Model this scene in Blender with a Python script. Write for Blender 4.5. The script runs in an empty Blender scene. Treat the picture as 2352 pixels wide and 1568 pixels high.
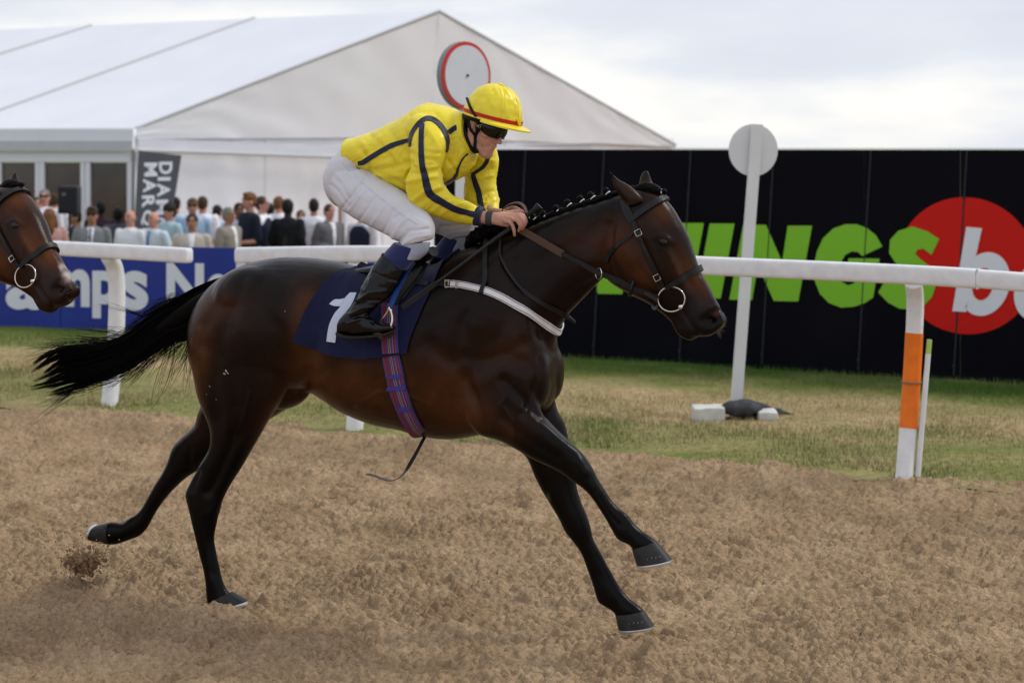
import bpy, bmesh, math, random
import numpy as np
from mathutils import Vector, Matrix, Euler
from mathutils.bvhtree import BVHTree
R = math.radians
random.seed(7); rng = np.random.default_rng(7)
SC = bpy.context.scene
COL = SC.collection

# ------------------------------------------------------------------ camera, sky, sun, exposure
F, CX, HY, EYE = 3800.0, 1176.0, 338.0, 2.07      # focal length / picture centre / horizon in 2352-wide pixels, eye height in m
cam_d = bpy.data.cameras.new('camera'); cam = bpy.data.objects.new('camera', cam_d); COL.objects.link(cam)
cam.location = (0, 0, EYE); cam.rotation_euler = (R(90), 0, 0)
cam_d.sensor_width = 36; cam_d.lens = F * 36 / 2352
cam_d.shift_y = -(784 - HY) / 2352
cam_d.clip_start = 0.1; cam_d.clip_end = 3000
cam_d.dof.use_dof = True; cam_d.dof.focus_distance = 7.15; cam_d.dof.aperture_fstop = 2.8
SC.camera = cam

world = bpy.data.worlds.new("World"); SC.world = world; world.use_nodes = True
nt = world.node_tree; nt.nodes.clear()
def wn(t, **k):
    n = nt.nodes.new(t)
    for a, b in k.items(): setattr(n, a, b)
    return n
SUN_EL, SUN_AZ = 47, 78
sky = wn('ShaderNodeTexSky', sky_type='NISHITA', sun_disc=False)
sky.sun_elevation = R(SUN_EL); sky.sun_rotation = R(SUN_AZ)
bgA = wn('ShaderNodeBackground'); bgA.inputs[1].default_value = 0.10
bgB = wn('ShaderNodeBackground'); bgB.inputs[1].default_value = 1.0
tc = wn('ShaderNodeTexCoord'); mp = wn('ShaderNodeMapping'); mp.inputs['Scale'].default_value = (1.6, 1.6, 6.0)
mp.inputs['Location'].default_value = (2.3, 0.4, 0.55)
nz = wn('ShaderNodeTexNoise'); nz.inputs['Scale'].default_value = 1.9; nz.inputs['Detail'].default_value = 7; nz.inputs['Roughness'].default_value = 0.52
cr = wn('ShaderNodeValToRGB'); e = cr.color_ramp.elements
e[0].position = 0.36; e[0].color = (0.66, 0.695, 0.79, 1); e[1].position = 0.66; e[1].color = (1.0, 0.98, 0.94, 1)
m_ = cr.color_ramp.elements.new(0.52); m_.color = (0.735, 0.765, 0.84, 1)
mix = wn('ShaderNodeMixShader'); mix.inputs[0].default_value = 0.93
out = wn('ShaderNodeOutputWorld')
L = nt.links.new
L(tc.outputs['Generated'], mp.inputs[0]); L(mp.outputs[0], nz.inputs[0]); L(nz.outputs[0], cr.inputs[0]); L(cr.outputs[0], bgB.inputs[0])
L(sky.outputs[0], bgA.inputs[0]); L(bgA.outputs[0], mix.inputs[1]); L(bgB.outputs[0], mix.inputs[2]); L(mix.outputs[0], out.inputs[0])
sun_d = bpy.data.lights.new('sun', 'SUN'); sun_d.energy = 1.5; sun_d.angle = R(14); sun_d.color = (1.0, 0.96, 0.9)
sun = bpy.data.objects.new('sun', sun_d); COL.objects.link(sun)
sun.rotation_euler = Vector((math.sin(R(SUN_AZ)) * math.cos(R(SUN_EL)), math.cos(R(SUN_AZ)) * math.cos(R(SUN_EL)), math.sin(R(SUN_EL)))).to_track_quat('Z', 'Y').to_euler()
SC.view_settings.view_transform = 'Standard'; SC.view_settings.look = 'None'
SC.view_settings.exposure = 0.14; SC.view_settings.gamma = 1.0; SC.view_settings.use_curve_mapping = False
SC.render.engine = 'CYCLES'; SC.cycles.use_denoising = True
SC.cycles.max_bounces = 6

# ------------------------------------------------------------------ helpers
def at(x, y, Y): return Vector(((x - CX) / F * Y, Y, EYE - (y - HY) / F * Y))

def mat(name, col, rough=0.6, var=0.0, vscale=6.0, bump=0.0, bscale=60.0, metal=0.0, coat=0.0, sheen=0.0, col2=None, spec=0.25, trans=0.0, stretch=None, attr=None):
    m = bpy.data.materials.new(name); m.use_nodes = True; t = m.node_tree; b = t.nodes['Principled BSDF']
    b.inputs['Roughness'].default_value = rough; b.inputs['Metallic'].default_value = metal
    b.inputs['Coat Weight'].default_value = coat; b.inputs['Coat Roughness'].default_value = 0.08
    b.inputs['Sheen Weight'].default_value = sheen; b.inputs['Specular IOR Level'].default_value = spec
    b.inputs['Transmission Weight'].default_value = trans
    b.inputs['Base Color'].default_value = (*col, 1)
    co = t.nodes.new('ShaderNodeTexCoord'); mpn = t.nodes.new('ShaderNodeMapping'); t.links.new(co.outputs['Object'], mpn.inputs[0])
    if stretch: mpn.inputs['Scale'].default_value = stretch
    src = None
    if attr:
        a = t.nodes.new('ShaderNodeAttribute'); a.attribute_name = attr; src = a.outputs['Color']
    if var > 0 or col2:
        n = t.nodes.new('ShaderNodeTexNoise'); n.inputs['Scale'].default_value = vscale; n.inputs['Detail'].default_value = 5
        t.links.new(mpn.outputs[0], n.inputs[0])
        r = t.nodes.new('ShaderNodeMapRange'); r.inputs['From Min'].default_value = 0.3; r.inputs['From Max'].default_value = 0.7
        t.links.new(n.outputs[0], r.inputs[0])
        mx = t.nodes.new('ShaderNodeMix'); mx.data_type = 'RGBA'
        if src is not None:
            mx.blend_type = 'MULTIPLY'; mx.inputs[0].default_value = 1.0
            c2 = t.nodes.new('ShaderNodeMix'); c2.data_type = 'RGBA'; t.links.new(r.outputs[0], c2.inputs[0])
            c2.inputs[6].default_value = (1 - var, 1 - var, 1 - var, 1); c2.inputs[7].default_value = (1 + var, 1 + var, 1 + var, 1)
            t.links.new(src, mx.inputs[6]); t.links.new(c2.outputs[2], mx.inputs[7])
        else:
            t.links.new(r.outputs[0], mx.inputs[0])
            cc = col2 if col2 else tuple(min(1, c * (1 + var)) for c in col)
            c1 = col if col2 else tuple(c * (1 - var) for c in col)
            mx.inputs[6].default_value = (*c1, 1); mx.inputs[7].default_value = (*cc, 1)
        t.links.new(mx.outputs[2], b.inputs['Base Color'])
    elif src is not None: t.links.new(src, b.inputs['Base Color'])
    if bump > 0:
        n = t.nodes.new('ShaderNodeTexNoise'); n.inputs['Scale'].default_value = bscale; n.inputs['Detail'].default_value = 6
        t.links.new(mpn.outputs[0], n.inputs[0])
        bp = t.nodes.new('ShaderNodeBump'); bp.inputs['Strength'].default_value = bump; bp.inputs['Distance'].default_value = 0.01
        t.links.new(n.outputs[0], bp.inputs['Height']); t.links.new(bp.outputs[0], b.inputs['Normal'])
    return m

def mesh_obj(name, V, Fc, m=None, parent=None, smooth=True, local=None):
    """link V, Fc as ONE mesh object; local = frame offset subtracted"""
    me = bpy.data.meshes.new(name)
    V = np.asarray(V, dtype=float)
    if local is not None: V = V - np.asarray(local)
    me.from_pydata(V.tolist(), [], [list(map(int, f)) for f in Fc]); me.update()
    if smooth: me.polygons.foreach_set('use_smooth', [True] * len(me.polygons)); me.set_sharp_from_angle(angle=R(48))
    o = bpy.data.objects.new(name, me); COL.objects.link(o)
    if m: me.materials.append(m)
    if parent: o.parent = parent
    return o

def np_mesh(name, V, Q, m=None):
    """fast mesh from numpy arrays, Q of shape (n,3) or (n,4)"""
    me = bpy.data.meshes.new(name); n, k = Q.shape
    me.vertices.add(len(V)); me.vertices.foreach_set('co', np.asarray(V, dtype=np.float32).ravel())
    me.loops.add(n * k); me.loops.foreach_set('vertex_index', Q.astype(np.int32).ravel())
    me.polygons.add(n); me.polygons.foreach_set('loop_start', np.arange(0, n * k, k, dtype=np.int32))
    me.polygons.foreach_set('use_smooth', np.ones(n, dtype=bool)); me.update(calc_edges=True)
    if m: me.materials.append(m)
    return me

def empty(name, loc, rz=0.0):
    o = bpy.data.objects.new(name, None); COL.objects.link(o); o.location = loc; o.rotation_euler = (0, 0, rz); o.empty_display_size = 0.1
    return o
def tag(o, label=None, cat=None, group=None, kind=None):
    if label: o['label'] = label
    if cat: o['category'] = cat
    if group: o['group'] = group
    if kind: o['kind'] = kind
    return o

def cat(parts):
    Vs, Fs, o = [], [], 0
    for V, Fc in parts:
        Vs.append(np.asarray(V)); Fs += [[i + o for i in f] for f in Fc]; o += len(V)
    return np.vstack(Vs), Fs

def crom(P, sub):
    P = np.asarray(P, dtype=float); n = len(P); out = []
    Q = np.vstack([2 * P[0] - P[1], P, 2 * P[-1] - P[-2]])
    for i in range(n - 1):
        p0, p1, p2, p3 = Q[i], Q[i + 1], Q[i + 2], Q[i + 3]
        for j in range(sub):
            t = j / sub
            out.append(0.5 * ((2 * p1) + (-p0 + p2) * t + (2 * p0 - 5 * p1 + 4 * p2 - p3) * t * t + (-p0 + 3 * p1 - 3 * p2 + p3) * t ** 3))
    out.append(P[-1]); return np.array(out)

def rings(C, A, B, n=20, power=2.0):
    """closed loft: centres C, half-axis vectors A and B (arrays k x 3)"""
    k = len(C); ph = np.linspace(0, 2 * np.pi, n, endpoint=False)
    c, s = np.cos(ph), np.sin(ph); e = 2.0 / power
    c = np.sign(c) * np.abs(c) ** e; s = np.sign(s) * np.abs(s) ** e
    V = (C[:, None, :] + A[:, None, :] * c[None, :, None] + B[:, None, :] * s[None, :, None]).reshape(-1, 3)
    Fc = []
    for i in range(k - 1):
        for j in range(n):
            a, b = i * n + j, i * n + (j + 1) % n
            Fc.append([a, b, b + n, a + n])
    V = np.vstack([V, C[0], C[-1]]); i0, i1 = k * n, k * n + 1
    for j in range(n):
        Fc.append([i0, (j + 1) % n, j]); Fc.append([i1, (k - 1) * n + j, (k - 1) * n + (j + 1) % n])
    return V, Fc

def tube(P, r, n=8, sub=1, flat=1.0, up=None):
    """round (or flattened) tube along P with radius r (number or list)"""
    P = np.asarray(P, dtype=float); r = np.full(len(P), r) if np.isscalar(r) else np.asarray(r, float)
    if sub > 1:
        Z = crom(np.hstack([P, r[:, None]]), sub); P, r = Z[:, :3], np.maximum(Z[:, 3], 1e-4)
    T = np.gradient(P, axis=0); T /= np.linalg.norm(T, axis=1)[:, None] + 1e-9
    u = np.array(up if up is not None else (0, 0, 1.0)); A, B = [], []
    if up is None and abs(T[0] @ u) > 0.9: u = np.array((1.0, 0, 0))
    for t in T:
        a = u - t * (u @ t); a /= np.linalg.norm(a) + 1e-9; b = np.cross(t, a); A.append(a); B.append(b)
        if up is None: u = a
    A = np.array(A) * r[:, None]; B = np.array(B) * r[:, None] * flat
    return rings(P, A, B, n)

def capsule(P, r, n=12, sub=4):
    """tube with rounded ends (for fingers, limbs)"""
    P = np.asarray(P, float); r = list(r) if not np.isscalar(r) else [r] * len(P)
    d0 = (P[0] - P[1]) / (np.linalg.norm(P[0] - P[1]) + 1e-9); d1 = (P[-1] - P[-2]) / (np.linalg.norm(P[-1] - P[-2]) + 1e-9)
    Z = crom(np.hstack([P, np.array(r)[:, None]]), sub); P2, r2 = Z[:, :3], Z[:, 3]
    hp, hr = [], []
    for a in (85, 65, 40, 20): hp.append(P[0] + d0 * r[0] * math.sin(R(a))); hr.append(r[0] * math.cos(R(a)))
    tp, tr = [], []
    for a in (20, 40, 65, 85): tp.append(P[-1] + d1 * r[-1] * math.sin(R(a))); tr.append(r[-1] * math.cos(R(a)))
    return tube(np.vstack([hp, P2, tp]), np.concatenate([hr, r2, tr]), n)

def ellip(c, ax, rot=None, n=20, m=12):
    th = np.linspace(0, np.pi, m + 1)[1:-1]; V = []
    for t in th:
        for j in range(n):
            p = 2 * np.pi * j / n; V.append((math.sin(t) * math.cos(p), math.sin(t) * math.sin(p), math.cos(t)))
    V += [(0, 0, 1), (0, 0, -1)]; V = np.array(V) * np.array(ax)
    if rot is not None: V = V @ np.array(Euler([R(a) for a in rot]).to_matrix()).T
    V = V + np.array(c); Fc = []; k = m - 1
    for i in range(k - 1):
        for j in range(n): a, b = i * n + j, i * n + (j + 1) % n; Fc.append([a, a + n, b + n, b])
    for j in range(n):
        Fc.append([k * n, j, (j + 1) % n]); Fc.append([k * n + 1, (k - 1) * n + (j + 1) % n, (k - 1) * n + j])
    return V, Fc

def box(c, s, rot=None):
    V = np.array([(x, y, z) for x in (-.5, .5) for y in (-.5, .5) for z in (-.5, .5)]) * np.array(s)
    if rot is not None: V = V @ np.array(Euler([R(a) for a in rot]).to_matrix()).T
    return V + np.array(c), [[0, 1, 3, 2], [4, 6, 7, 5], [0, 4, 5, 1], [2, 3, 7, 6], [0, 2, 6, 4], [1, 5, 7, 3]]

def remesh(parts, voxel, smooth=4, fac=0.5):
    V, Fc = cat(parts)
    me = bpy.data.meshes.new('tmp'); me.from_pydata(V.tolist(), [], Fc); me.update()
    o = bpy.data.objects.new('tmp', me); COL.objects.link(o)
    bm = bmesh.new(); bm.from_mesh(me); bmesh.ops.recalc_face_normals(bm, faces=bm.faces); bm.to_mesh(me); bm.free()
    md = o.modifiers.new('r', 'REMESH'); md.mode = 'VOXEL'; md.voxel_size = voxel; md.use_smooth_shade = True
    if smooth:
        ms = o.modifiers.new('s', 'SMOOTH'); ms.iterations = smooth; ms.factor = fac
    dg = bpy.context.evaluated_depsgraph_get(); dg.update()
    me2 = bpy.data.meshes.new_from_object(o.evaluated_get(dg))
    bpy.data.objects.remove(o); bpy.data.meshes.remove(me)
    return me2

def get_vn(me):
    n = len(me.vertices); V = np.empty(n * 3, np.float32); me.vertices.foreach_get('co', V)
    N = np.empty(n * 3, np.float32); me.vertex_normals.foreach_get('vector', N)
    return V.reshape(-1, 3).astype(float), N.reshape(-1, 3).astype(float)
def set_v(me, V): me.vertices.foreach_set('co', V.astype(np.float32).ravel()); me.update()
def set_col(me, C, name='coat'):
    a = me.color_attributes.new(name, 'FLOAT_COLOR', 'POINT')
    a.data.foreach_set('color', np.hstack([C, np.ones((len(C), 1))]).astype(np.float32).ravel())

def relax(me, V, it=2, f=.5):
    E = np.empty(len(me.edges) * 2, np.int32); me.edges.foreach_get('vertices', E); E = E.reshape(-1, 2); n = len(V)
    deg = np.bincount(E.ravel(), minlength=n)[:, None] + 1e-9
    for _ in range(it):
        S = np.stack([np.bincount(E[:, 0], V[E[:, 1], k], n) + np.bincount(E[:, 1], V[E[:, 0], k], n) for k in range(3)], 1)
        V = V * (1 - f) + S / deg * f
    return V
_tab = rng.random((256, 256))
def vnoise(x, y, z=None):
    """smooth value noise 0..1 (2D, or 3D by blending slices)"""
    if z is not None:
        zi = np.floor(z).astype(int); f = z - zi; f = f * f * (3 - 2 * f)
        return vnoise(x + 37.3 * zi, y + 17.7 * zi) * (1 - f) + vnoise(x + 37.3 * (zi + 1), y + 17.7 * (zi + 1)) * f
    xi, yi = np.floor(x).astype(int), np.floor(y).astype(int); fx, fy = x - xi, y - yi
    fx = fx ** 3 * (fx * (fx * 6 - 15) + 10); fy = fy ** 3 * (fy * (fy * 6 - 15) + 10)
    g = lambda a, b: _tab[a & 255, b & 255]
    return (g(xi, yi) * (1 - fx) + g(xi + 1, yi) * fx) * (1 - fy) + (g(xi, yi + 1) * (1 - fx) + g(xi + 1, yi + 1) * fx) * fy
def fbm(x, y, o=4, z=None, gain=.5):
    s = np.zeros_like(x, dtype=float); a = 1; t = 0; f = 1.0
    for i in range(o):
        s += a * vnoise(x * f + 11 * i, y * f + 7 * i, None if z is None else z * f); t += a; a *= gain; f *= 2.03
    return s / t

# ------------------------------------------------------------------ the frame the horse and its rider are built in
TH = R(20); cT, sT = math.cos(TH), math.sin(TH)
class Frame:
    def __init__(s, X0, Y0, th=TH): s.X0, s.Y0, s.c, s.s, s.th = X0, Y0, math.cos(th), math.sin(th), th
    def un(s, x, y, w=0.0):
        k = (x - CX) / F
        u = (k * s.Y0 + k * w * s.c - s.X0 - w * s.s) / (s.c + k * s.s)
        Y = s.Y0 - u * s.s + w * s.c
        return np.array((u, w, EYE - (y - HY) / F * Y))
    def px(s, V):
        X = s.X0 + V[:, 0] * s.c + V[:, 1] * s.s; Y = s.Y0 - V[:, 0] * s.s + V[:, 1] * s.c
        return CX + F * X / Y, HY + F * (EYE - V[:, 2]) / Y
    def camera(s):
        dx, dy = -s.X0, -s.Y0
        return np.array((dx * s.c - dy * s.s, dx * s.s + dy * s.c, EYE))
FR = Frame(-1.293 + 0.12 * sT, 7.49 + 0.12 * cT)
def U(x, y, w=0.0): return FR.un(x, y, w)
def root_at(name, off):
    """Empty at local offset off of the horse frame"""
    X = FR.X0 + off[0] * FR.c + off[1] * FR.s; Y = FR.Y0 - off[0] * FR.s + off[1] * FR.c
    o = empty(name, (X, Y, off[2]), -FR.th); o['off'] = list(map(float, off)); return o
def loc_of(o): return np.array(list(o['off']))

def loft(st, sub=6, n=28, power=2.15):
    """st: (x1,y1,x2,y2,wc,b) outline pairs in picture px, lateral centre and half width in m"""
    C, A, B = [], [], []
    Z = crom(np.array(st, float), sub)
    for x1, y1, x2, y2, wc, b in Z:
        p, q = U(x1, y1, wc), U(x2, y2, wc); C.append((p + q) / 2); A.append((p - q) / 2); B.append((0, max(b, .002), 0))
    return rings(np.array(C), np.array(A), np.array(B), n, power)
def mirror(P): V = P[0].copy(); V[:, 1] *= -1; return V, [f[::-1] for f in P[1]]

def stroke(V, N, pts, rad, amp, frame=FR, side=0, flat=False):
    """push V along N near a px polyline. side 0: near half and mirrored far half"""
    W = V.copy()
    if side == 0: W[:, 1] = -np.abs(W[:, 1]); near = np.ones(len(V), bool)
    else: near = (V[:, 1] * side > 0)
    x, y = frame.px(W); P = np.asarray(pts, float); best = np.full(len(V), 1e9)
    if len(P) == 1: best = np.hypot(x - P[0, 0], y - P[0, 1])
    for a, b in zip(P[:-1], P[1:]):
        d = b - a; L2 = d @ d; t = np.clip(((x - a[0]) * d[0] + (y - a[1]) * d[1]) / L2, 0, 1)
        best = np.minimum(best, np.hypot(x - a[0] - t * d[0], y - a[1] - t * d[1]))
    g = np.exp(-(best / rad) ** 2) * near * np.clip(np.abs(N[:, 1]) * 1.6, 0, 1)
    V += N * (amp * g)[:, None]
    return g

def bvh_of(me):
    V = [v.co.copy() for v in me.vertices]; return BVHTree.FromPolygons(V, [tuple(p.vertices) for p in me.polygons])
CAM = None
def hit(bvh, x, y, fallback_w=0.0):
    c = FR.camera(); p = U(x, y, -0.6); d = Vector(p - c).normalized()
    r = bvh.ray_cast(Vector(c), d)
    if r[0] is None: return None, None
    n = r[1]
    if n.dot(d) > 0: n = -n
    return np.array(r[0]), np.array(n)

def ribbon(bvh, pts, width, off=0.004, th=0.003, sub=8, cols=3, wrap=None, smooth=2):
    """strap lying on a surface: px polyline, width in px (number or list)"""
    pts = np.asarray(pts, float); w = np.full(len(pts), float(width)) if np.isscalar(width) else np.asarray(width, float)
    Z = crom(np.hstack([pts, w[:, None]]), sub); P, W = Z[:, :2], Z[:, 2]
    T = np.gradient(P, axis=0); T /= np.linalg.norm(T, axis=1)[:, None] + 1e-9; Nn = np.stack([-T[:, 1], T[:, 0]], 1)
    rows = []; last = None
    for i in range(len(P)):
        row = []
        for j in range(cols):
            q = P[i] + Nn[i] * W[i] * (j / (cols - 1) - .5)
            h, n = hit(bvh, q[0], q[1])
            if h is None: row.append(None)
            else: row.append((h, n))
        ok = [r for r in row if r is not None]
        if wrap and len(ok) < cols: continue
        if not ok:
            if last is None: continue
            ok = None
        if ok is None: continue
        for j in range(cols):
            if row[j] is None: # nearest valid neighbour, moved sideways
                cand = [(abs(j - t), t) for t in range(cols) if row[t] is not None]; k = min(cand)[1]
                q = P[i] + Nn[i] * W[i] * (j / (cols - 1) - .5); h, n = row[k]
                row[j] = (U(q[0], q[1], h[1]), n)
        rows.append(row); last = row
    H = np.array([[r[0] for r in row] for row in rows]); N = np.array([[r[1] for r in row] for row in rows])
    if wrap: # carry the strap on over the middle line to the far side
        k = H[:, :, 1].mean(1) < -.004; H, N = H[k], N[k]; f = np.array((1, -1, 1))
        k = -1 if wrap == 'end' else 0; nm_ = N[k] * (1, 0, 1); nm_ /= np.linalg.norm(nm_, axis=1)[:, None] + 1e-9
        mid = H[k] * (1, 0, 1) + nm_ * np.abs(H[k][:, 1:2]) * .45; mid, nm_ = mid[None], nm_[None]
        if wrap == 'end': H = np.concatenate([H, mid, (H * f)[::-1]]); N = np.concatenate([N, nm_, (N * f)[::-1]])
        else: H = np.concatenate([(H * f)[::-1], mid, H]); N = np.concatenate([(N * f)[::-1], nm_, N])
    for _ in range(smooth):
        N[1:-1] = (N[:-2] + N[1:-1] * 2 + N[2:]) / 4
        H[1:-1] = (H[:-2] + H[1:-1] * 2 + H[2:]) / 4
    N /= np.linalg.norm(N, axis=2)[:, :, None] + 1e-9
    return slab(H + N * (off - th * .5 - .001), H + N * (off + th))

def slab(Lo, Hi):
    """two grids (rows x cols x 3) -> closed sheet"""
    r, c = Lo.shape[:2]; V = np.vstack([Lo.reshape(-1, 3), Hi.reshape(-1, 3)]); o = r * c; Fc = []
    for i in range(r - 1):
        for j in range(c - 1):
            a = i * c + j; Fc.append([a, a + c, a + c + 1, a + 1]); Fc.append([o + a, o + a + 1, o + a + c + 1, o + a + c])
    for i in range(r - 1):
        a = i * c; Fc.append([a, a + o, a + c + o, a + c]); a = i * c + c - 1; Fc.append([a, a + c, a + c + o, a + o])
    for j in range(c - 1):
        a = j; Fc.append([a, a + 1, a + 1 + o, a + o]); a = (r - 1) * c + j; Fc.append([a, a + o, a + 1 + o, a + 1])
    return V, Fc

def strap3d(P, width, th, wid_dir, sub=6):
    """free hanging strap along 3D points; wid_dir = direction of its width"""
    P = crom(np.asarray(P, float), sub); D = np.asarray(wid_dir, float); T = np.gradient(P, axis=0); T /= np.linalg.norm(T, axis=1)[:, None] + 1e-9
    D = np.broadcast_to(D, P.shape) if D.ndim == 1 else crom(D, sub)
    D = D - T * (D * T).sum(1)[:, None]; D = D / (np.linalg.norm(D, axis=1)[:, None] + 1e-9); N = np.cross(T, D)
    w = width if np.isscalar(width) else crom(np.asarray(width, float)[:, None], sub)
    a, b = P - D * w / 2, P + D * w / 2
    G = np.stack([a, P, b], 1); return slab(G - N[:, None] * th / 2, G + N[:, None] * th / 2)

def copy_tree(o, parent=None):
    c = o.copy(); COL.objects.link(c); c.parent = parent
    for ch in list(o.children): copy_tree(ch, c)
    return c
# ------------------------------------------------------------------ materials of the setting
M = {}
M['white_plastic'] = mat('white plastic', (.77, .78, .80), .45, var=.07, vscale=14, bump=.08, bscale=30)
M['white_paint'] = mat('white paint', (.70, .71, .73), .5, var=.06, vscale=2.5)
M['dirty_white'] = mat('scuffed white', (.62, .62, .60), .6, var=.12, vscale=8)
M['orange'] = mat('orange band', (.85, .19, .015), .5, var=.10, vscale=9)
M['black_board'] = mat('black board', (.0045, .0045, .0075), .7, var=.25, vscale=1.2, spec=.05)
M['seam'] = mat('seam strip', (.020, .023, .030), .6, spec=.2)
M['green_print'] = mat('green print', (.205, .50, .035), .5, spec=.1)
M['red_print'] = mat('red print', (.56, .014, .010), .5, spec=.1)
M['white_print'] = mat('white print', (.70, .73, .80), .5, spec=.1)
M['blue_board'] = mat('blue board', (.030, .048, .27), .5, var=.08, vscale=2, spec=.1)
M['tent_roof'] = mat('tent roof cloth', (.74, .76, .82), .5, var=.03, vscale=.8, bump=.1, bscale=1.5)
M['tent_wall'] = mat('tent wall cloth', (.90, .92, .95), .6, var=.015, vscale=.9, bump=.08, bscale=2.2)
M['seam_grey'] = mat('tent seam', (.56, .57, .57), .6)
M['frame_white'] = mat('door frame', (.70, .73, .78), .4)
M['glass'] = mat('door glass', (.045, .033, .022), .12, var=.5, vscale=1.2, spec=.6)
M['banner'] = mat('banner cloth', (.075, .08, .095), .7, var=.1, vscale=2)
M['black_plastic'] = mat('black plastic', (.014, .015, .02), .5)
M['grey_metal'] = mat('grey metal', (.2, .2, .2), .4, metal=.6)

# ------------------------------------------------------------------ ground: sand track, turf, lower ground behind the boards
E0, E1 = np.array((-4.18, 13.5)), np.array((3.13, 10.12)); ED = (E1 - E0) / np.linalg.norm(E1 - E0); EN = np.array((-ED[1], ED[0]))
def edge_d(X, Y): return (X - E0[0]) * EN[0] + (Y - E0[1]) * EN[1]        # metres beyond the edge of the sand (turf side positive)
def edge_s(X, Y): return (X - E0[0]) * ED[0] + (Y - E0[1]) * ED[1]

PITS = [(rng.uniform(-.38, .38) * y_, y_, rng.uniform(.055, .10)) for y_ in rng.uniform(5.5, 12.5, 110)]
HOOFMARKS = [(-1.26, 7.38), (-1.36, 7.42)]
def sand_h(X, Y):
    rX = X * ED[0] + Y * ED[1]; rY = -X * ED[1] + Y * ED[0]
    bil = lambda f1, f2, o, sx=0: np.abs(2 * fbm(rX * f1 + sx, rY * f2 + 2 * sx, o, gain=.45) - 1)
    c = fbm(rX * 1.3 + 3, rY * 2.2 + 8, 3); p = fbm(rX * 3 + 13, rY * 4.5 + 2, 3)
    h = (c - .5) * .07 + (p - .5) * .035 + bil(5, 10, 2) * .026 + bil(12, 22, 3, 5) * .046 * (.3 + p) + bil(24, 42, 3, 9) * .038 * (.5 + c) + (fbm(rX * 60, rY * 85, 2) - .5) * .014 - .040
    for px_, py_, pr in PITS:
        r = np.hypot((X - px_) / pr, (Y - py_) / (pr * .8)); m_ok = r < 2.6
        h[m_ok] += (-.034 * np.exp(-(r[m_ok] / .75) ** 2) + .020 * np.exp(-((r[m_ok] - 1.35) / .4) ** 2)) * (.6 + .8 * p[m_ok])
    for hx, hy in HOOFMARKS: h += .026 * np.exp(-(((X - hx) / .10) ** 2 + ((Y - hy) / .08) ** 2))
    d = edge_d(X, Y)
    h += .045 * np.exp(-((d + .30) / .22) ** 2) * (.6 + .8 * fbm(rX * 2.2, rY, 2))
    return h - .012
nr, ncol = 1500, 760
tt = np.linspace(-.40, .40, ncol)
yy = [5.35]
while len(yy) < nr and yy[-1] < 15.2: yy.append(yy[-1] + .0020 * yy[-1] ** 2 / 16 + .0016)
yy = np.array(yy); nr = len(yy)
Y2 = np.repeat(yy[:, None], ncol, 1) + 0; X2 = Y2 * tt[None, :]
Z2 = sand_h(X2, Y2); D2 = edge_d(X2, Y2) + (fbm(X2 * 4, Y2 * 4, 3) - .5) * .30
Z2 -= np.clip((D2 + .02) * .5, 0, .35)
V = np.stack([X2, Y2, Z2], 2).reshape(-1, 3); I = np.arange(nr * ncol).reshape(nr, ncol)
Q = np.stack([I[:-1, :-1], I[:-1, 1:], I[1:, 1:], I[1:, :-1]], 2).reshape(-1, 4)
sm = mat('sand', (.322, .220, .130), .95, col2=(.465, .335, .210), vscale=2.6, bump=1.0, bscale=95, spec=.0)
t_ = sm.node_tree; b_ = t_.nodes['Principled BSDF']
n2 = t_.nodes.new('ShaderNodeTexNoise'); n2.inputs['Scale'].default_value = 42; n2.inputs['Detail'].default_value = 6
r2 = t_.nodes.new('ShaderNodeMapRange'); r2.inputs['From Min'].default_value = .3; r2.inputs['From Max'].default_value = .7; r2.inputs['To Min'].default_value = .72; r2.inputs['To Max'].default_value = 1.14
n3 = t_.nodes.new('ShaderNodeTexNoise'); n3.inputs['Scale'].default_value = 260; n3.inputs['Detail'].default_value = 2
r3 = t_.nodes.new('ShaderNodeMapRange'); r3.inputs['From Min'].default_value = .68; r3.inputs['From Max'].default_value = .76; r3.inputs['To Min'].default_value = 1.0; r3.inputs['To Max'].default_value = .35
src = b_.inputs['Base Color'].links[0].from_socket; co_ = [n for n in t_.nodes if n.type == 'TEX_COORD'][0]
bpn = [n for n in t_.nodes if n.type == 'BUMP'][0]; n4 = t_.nodes.new('ShaderNodeTexNoise'); n4.inputs['Scale'].default_value = 58; n4.inputs['Detail'].default_value = 4; mp4 = t_.nodes.new('ShaderNodeMapping'); mp4.inputs['Scale'].default_value = (.5, 1, .8); t_.links.new(co_.outputs['Object'], mp4.inputs[0]); t_.links.new(mp4.outputs[0], n4.inputs[0])
bp2 = t_.nodes.new('ShaderNodeBump'); bp2.inputs['Strength'].default_value = .5; bp2.inputs['Distance'].default_value = .02; t_.links.new(n4.outputs[0], bp2.inputs['Height']); t_.links.new(bp2.outputs[0], bpn.inputs['Normal'])
for n in (n2, n3): t_.links.new(co_.outputs['Object'], n.inputs[0])
t_.links.new(n2.outputs[0], r2.inputs[0]); t_.links.new(n3.outputs[0], r3.inputs[0])
mm = t_.nodes.new('ShaderNodeMath'); mm.operation = 'MULTIPLY'; t_.links.new(r2.outputs[0], mm.inputs[0]); t_.links.new(r3.outputs[0], mm.inputs[1])
vm = t_.nodes.new('ShaderNodeVectorMath'); vm.operation = 'SCALE'; t_.links.new(src, vm.inputs[0]); t_.links.new(mm.outputs[0], vm.inputs['Scale']); t_.links.new(vm.outputs[0], b_.inputs['Base Color'])
o = bpy.data.objects.new('sand_track', np_mesh('sand_track', V, Q, sm)); COL.objects.link(o); tag(o, kind='structure')
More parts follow.
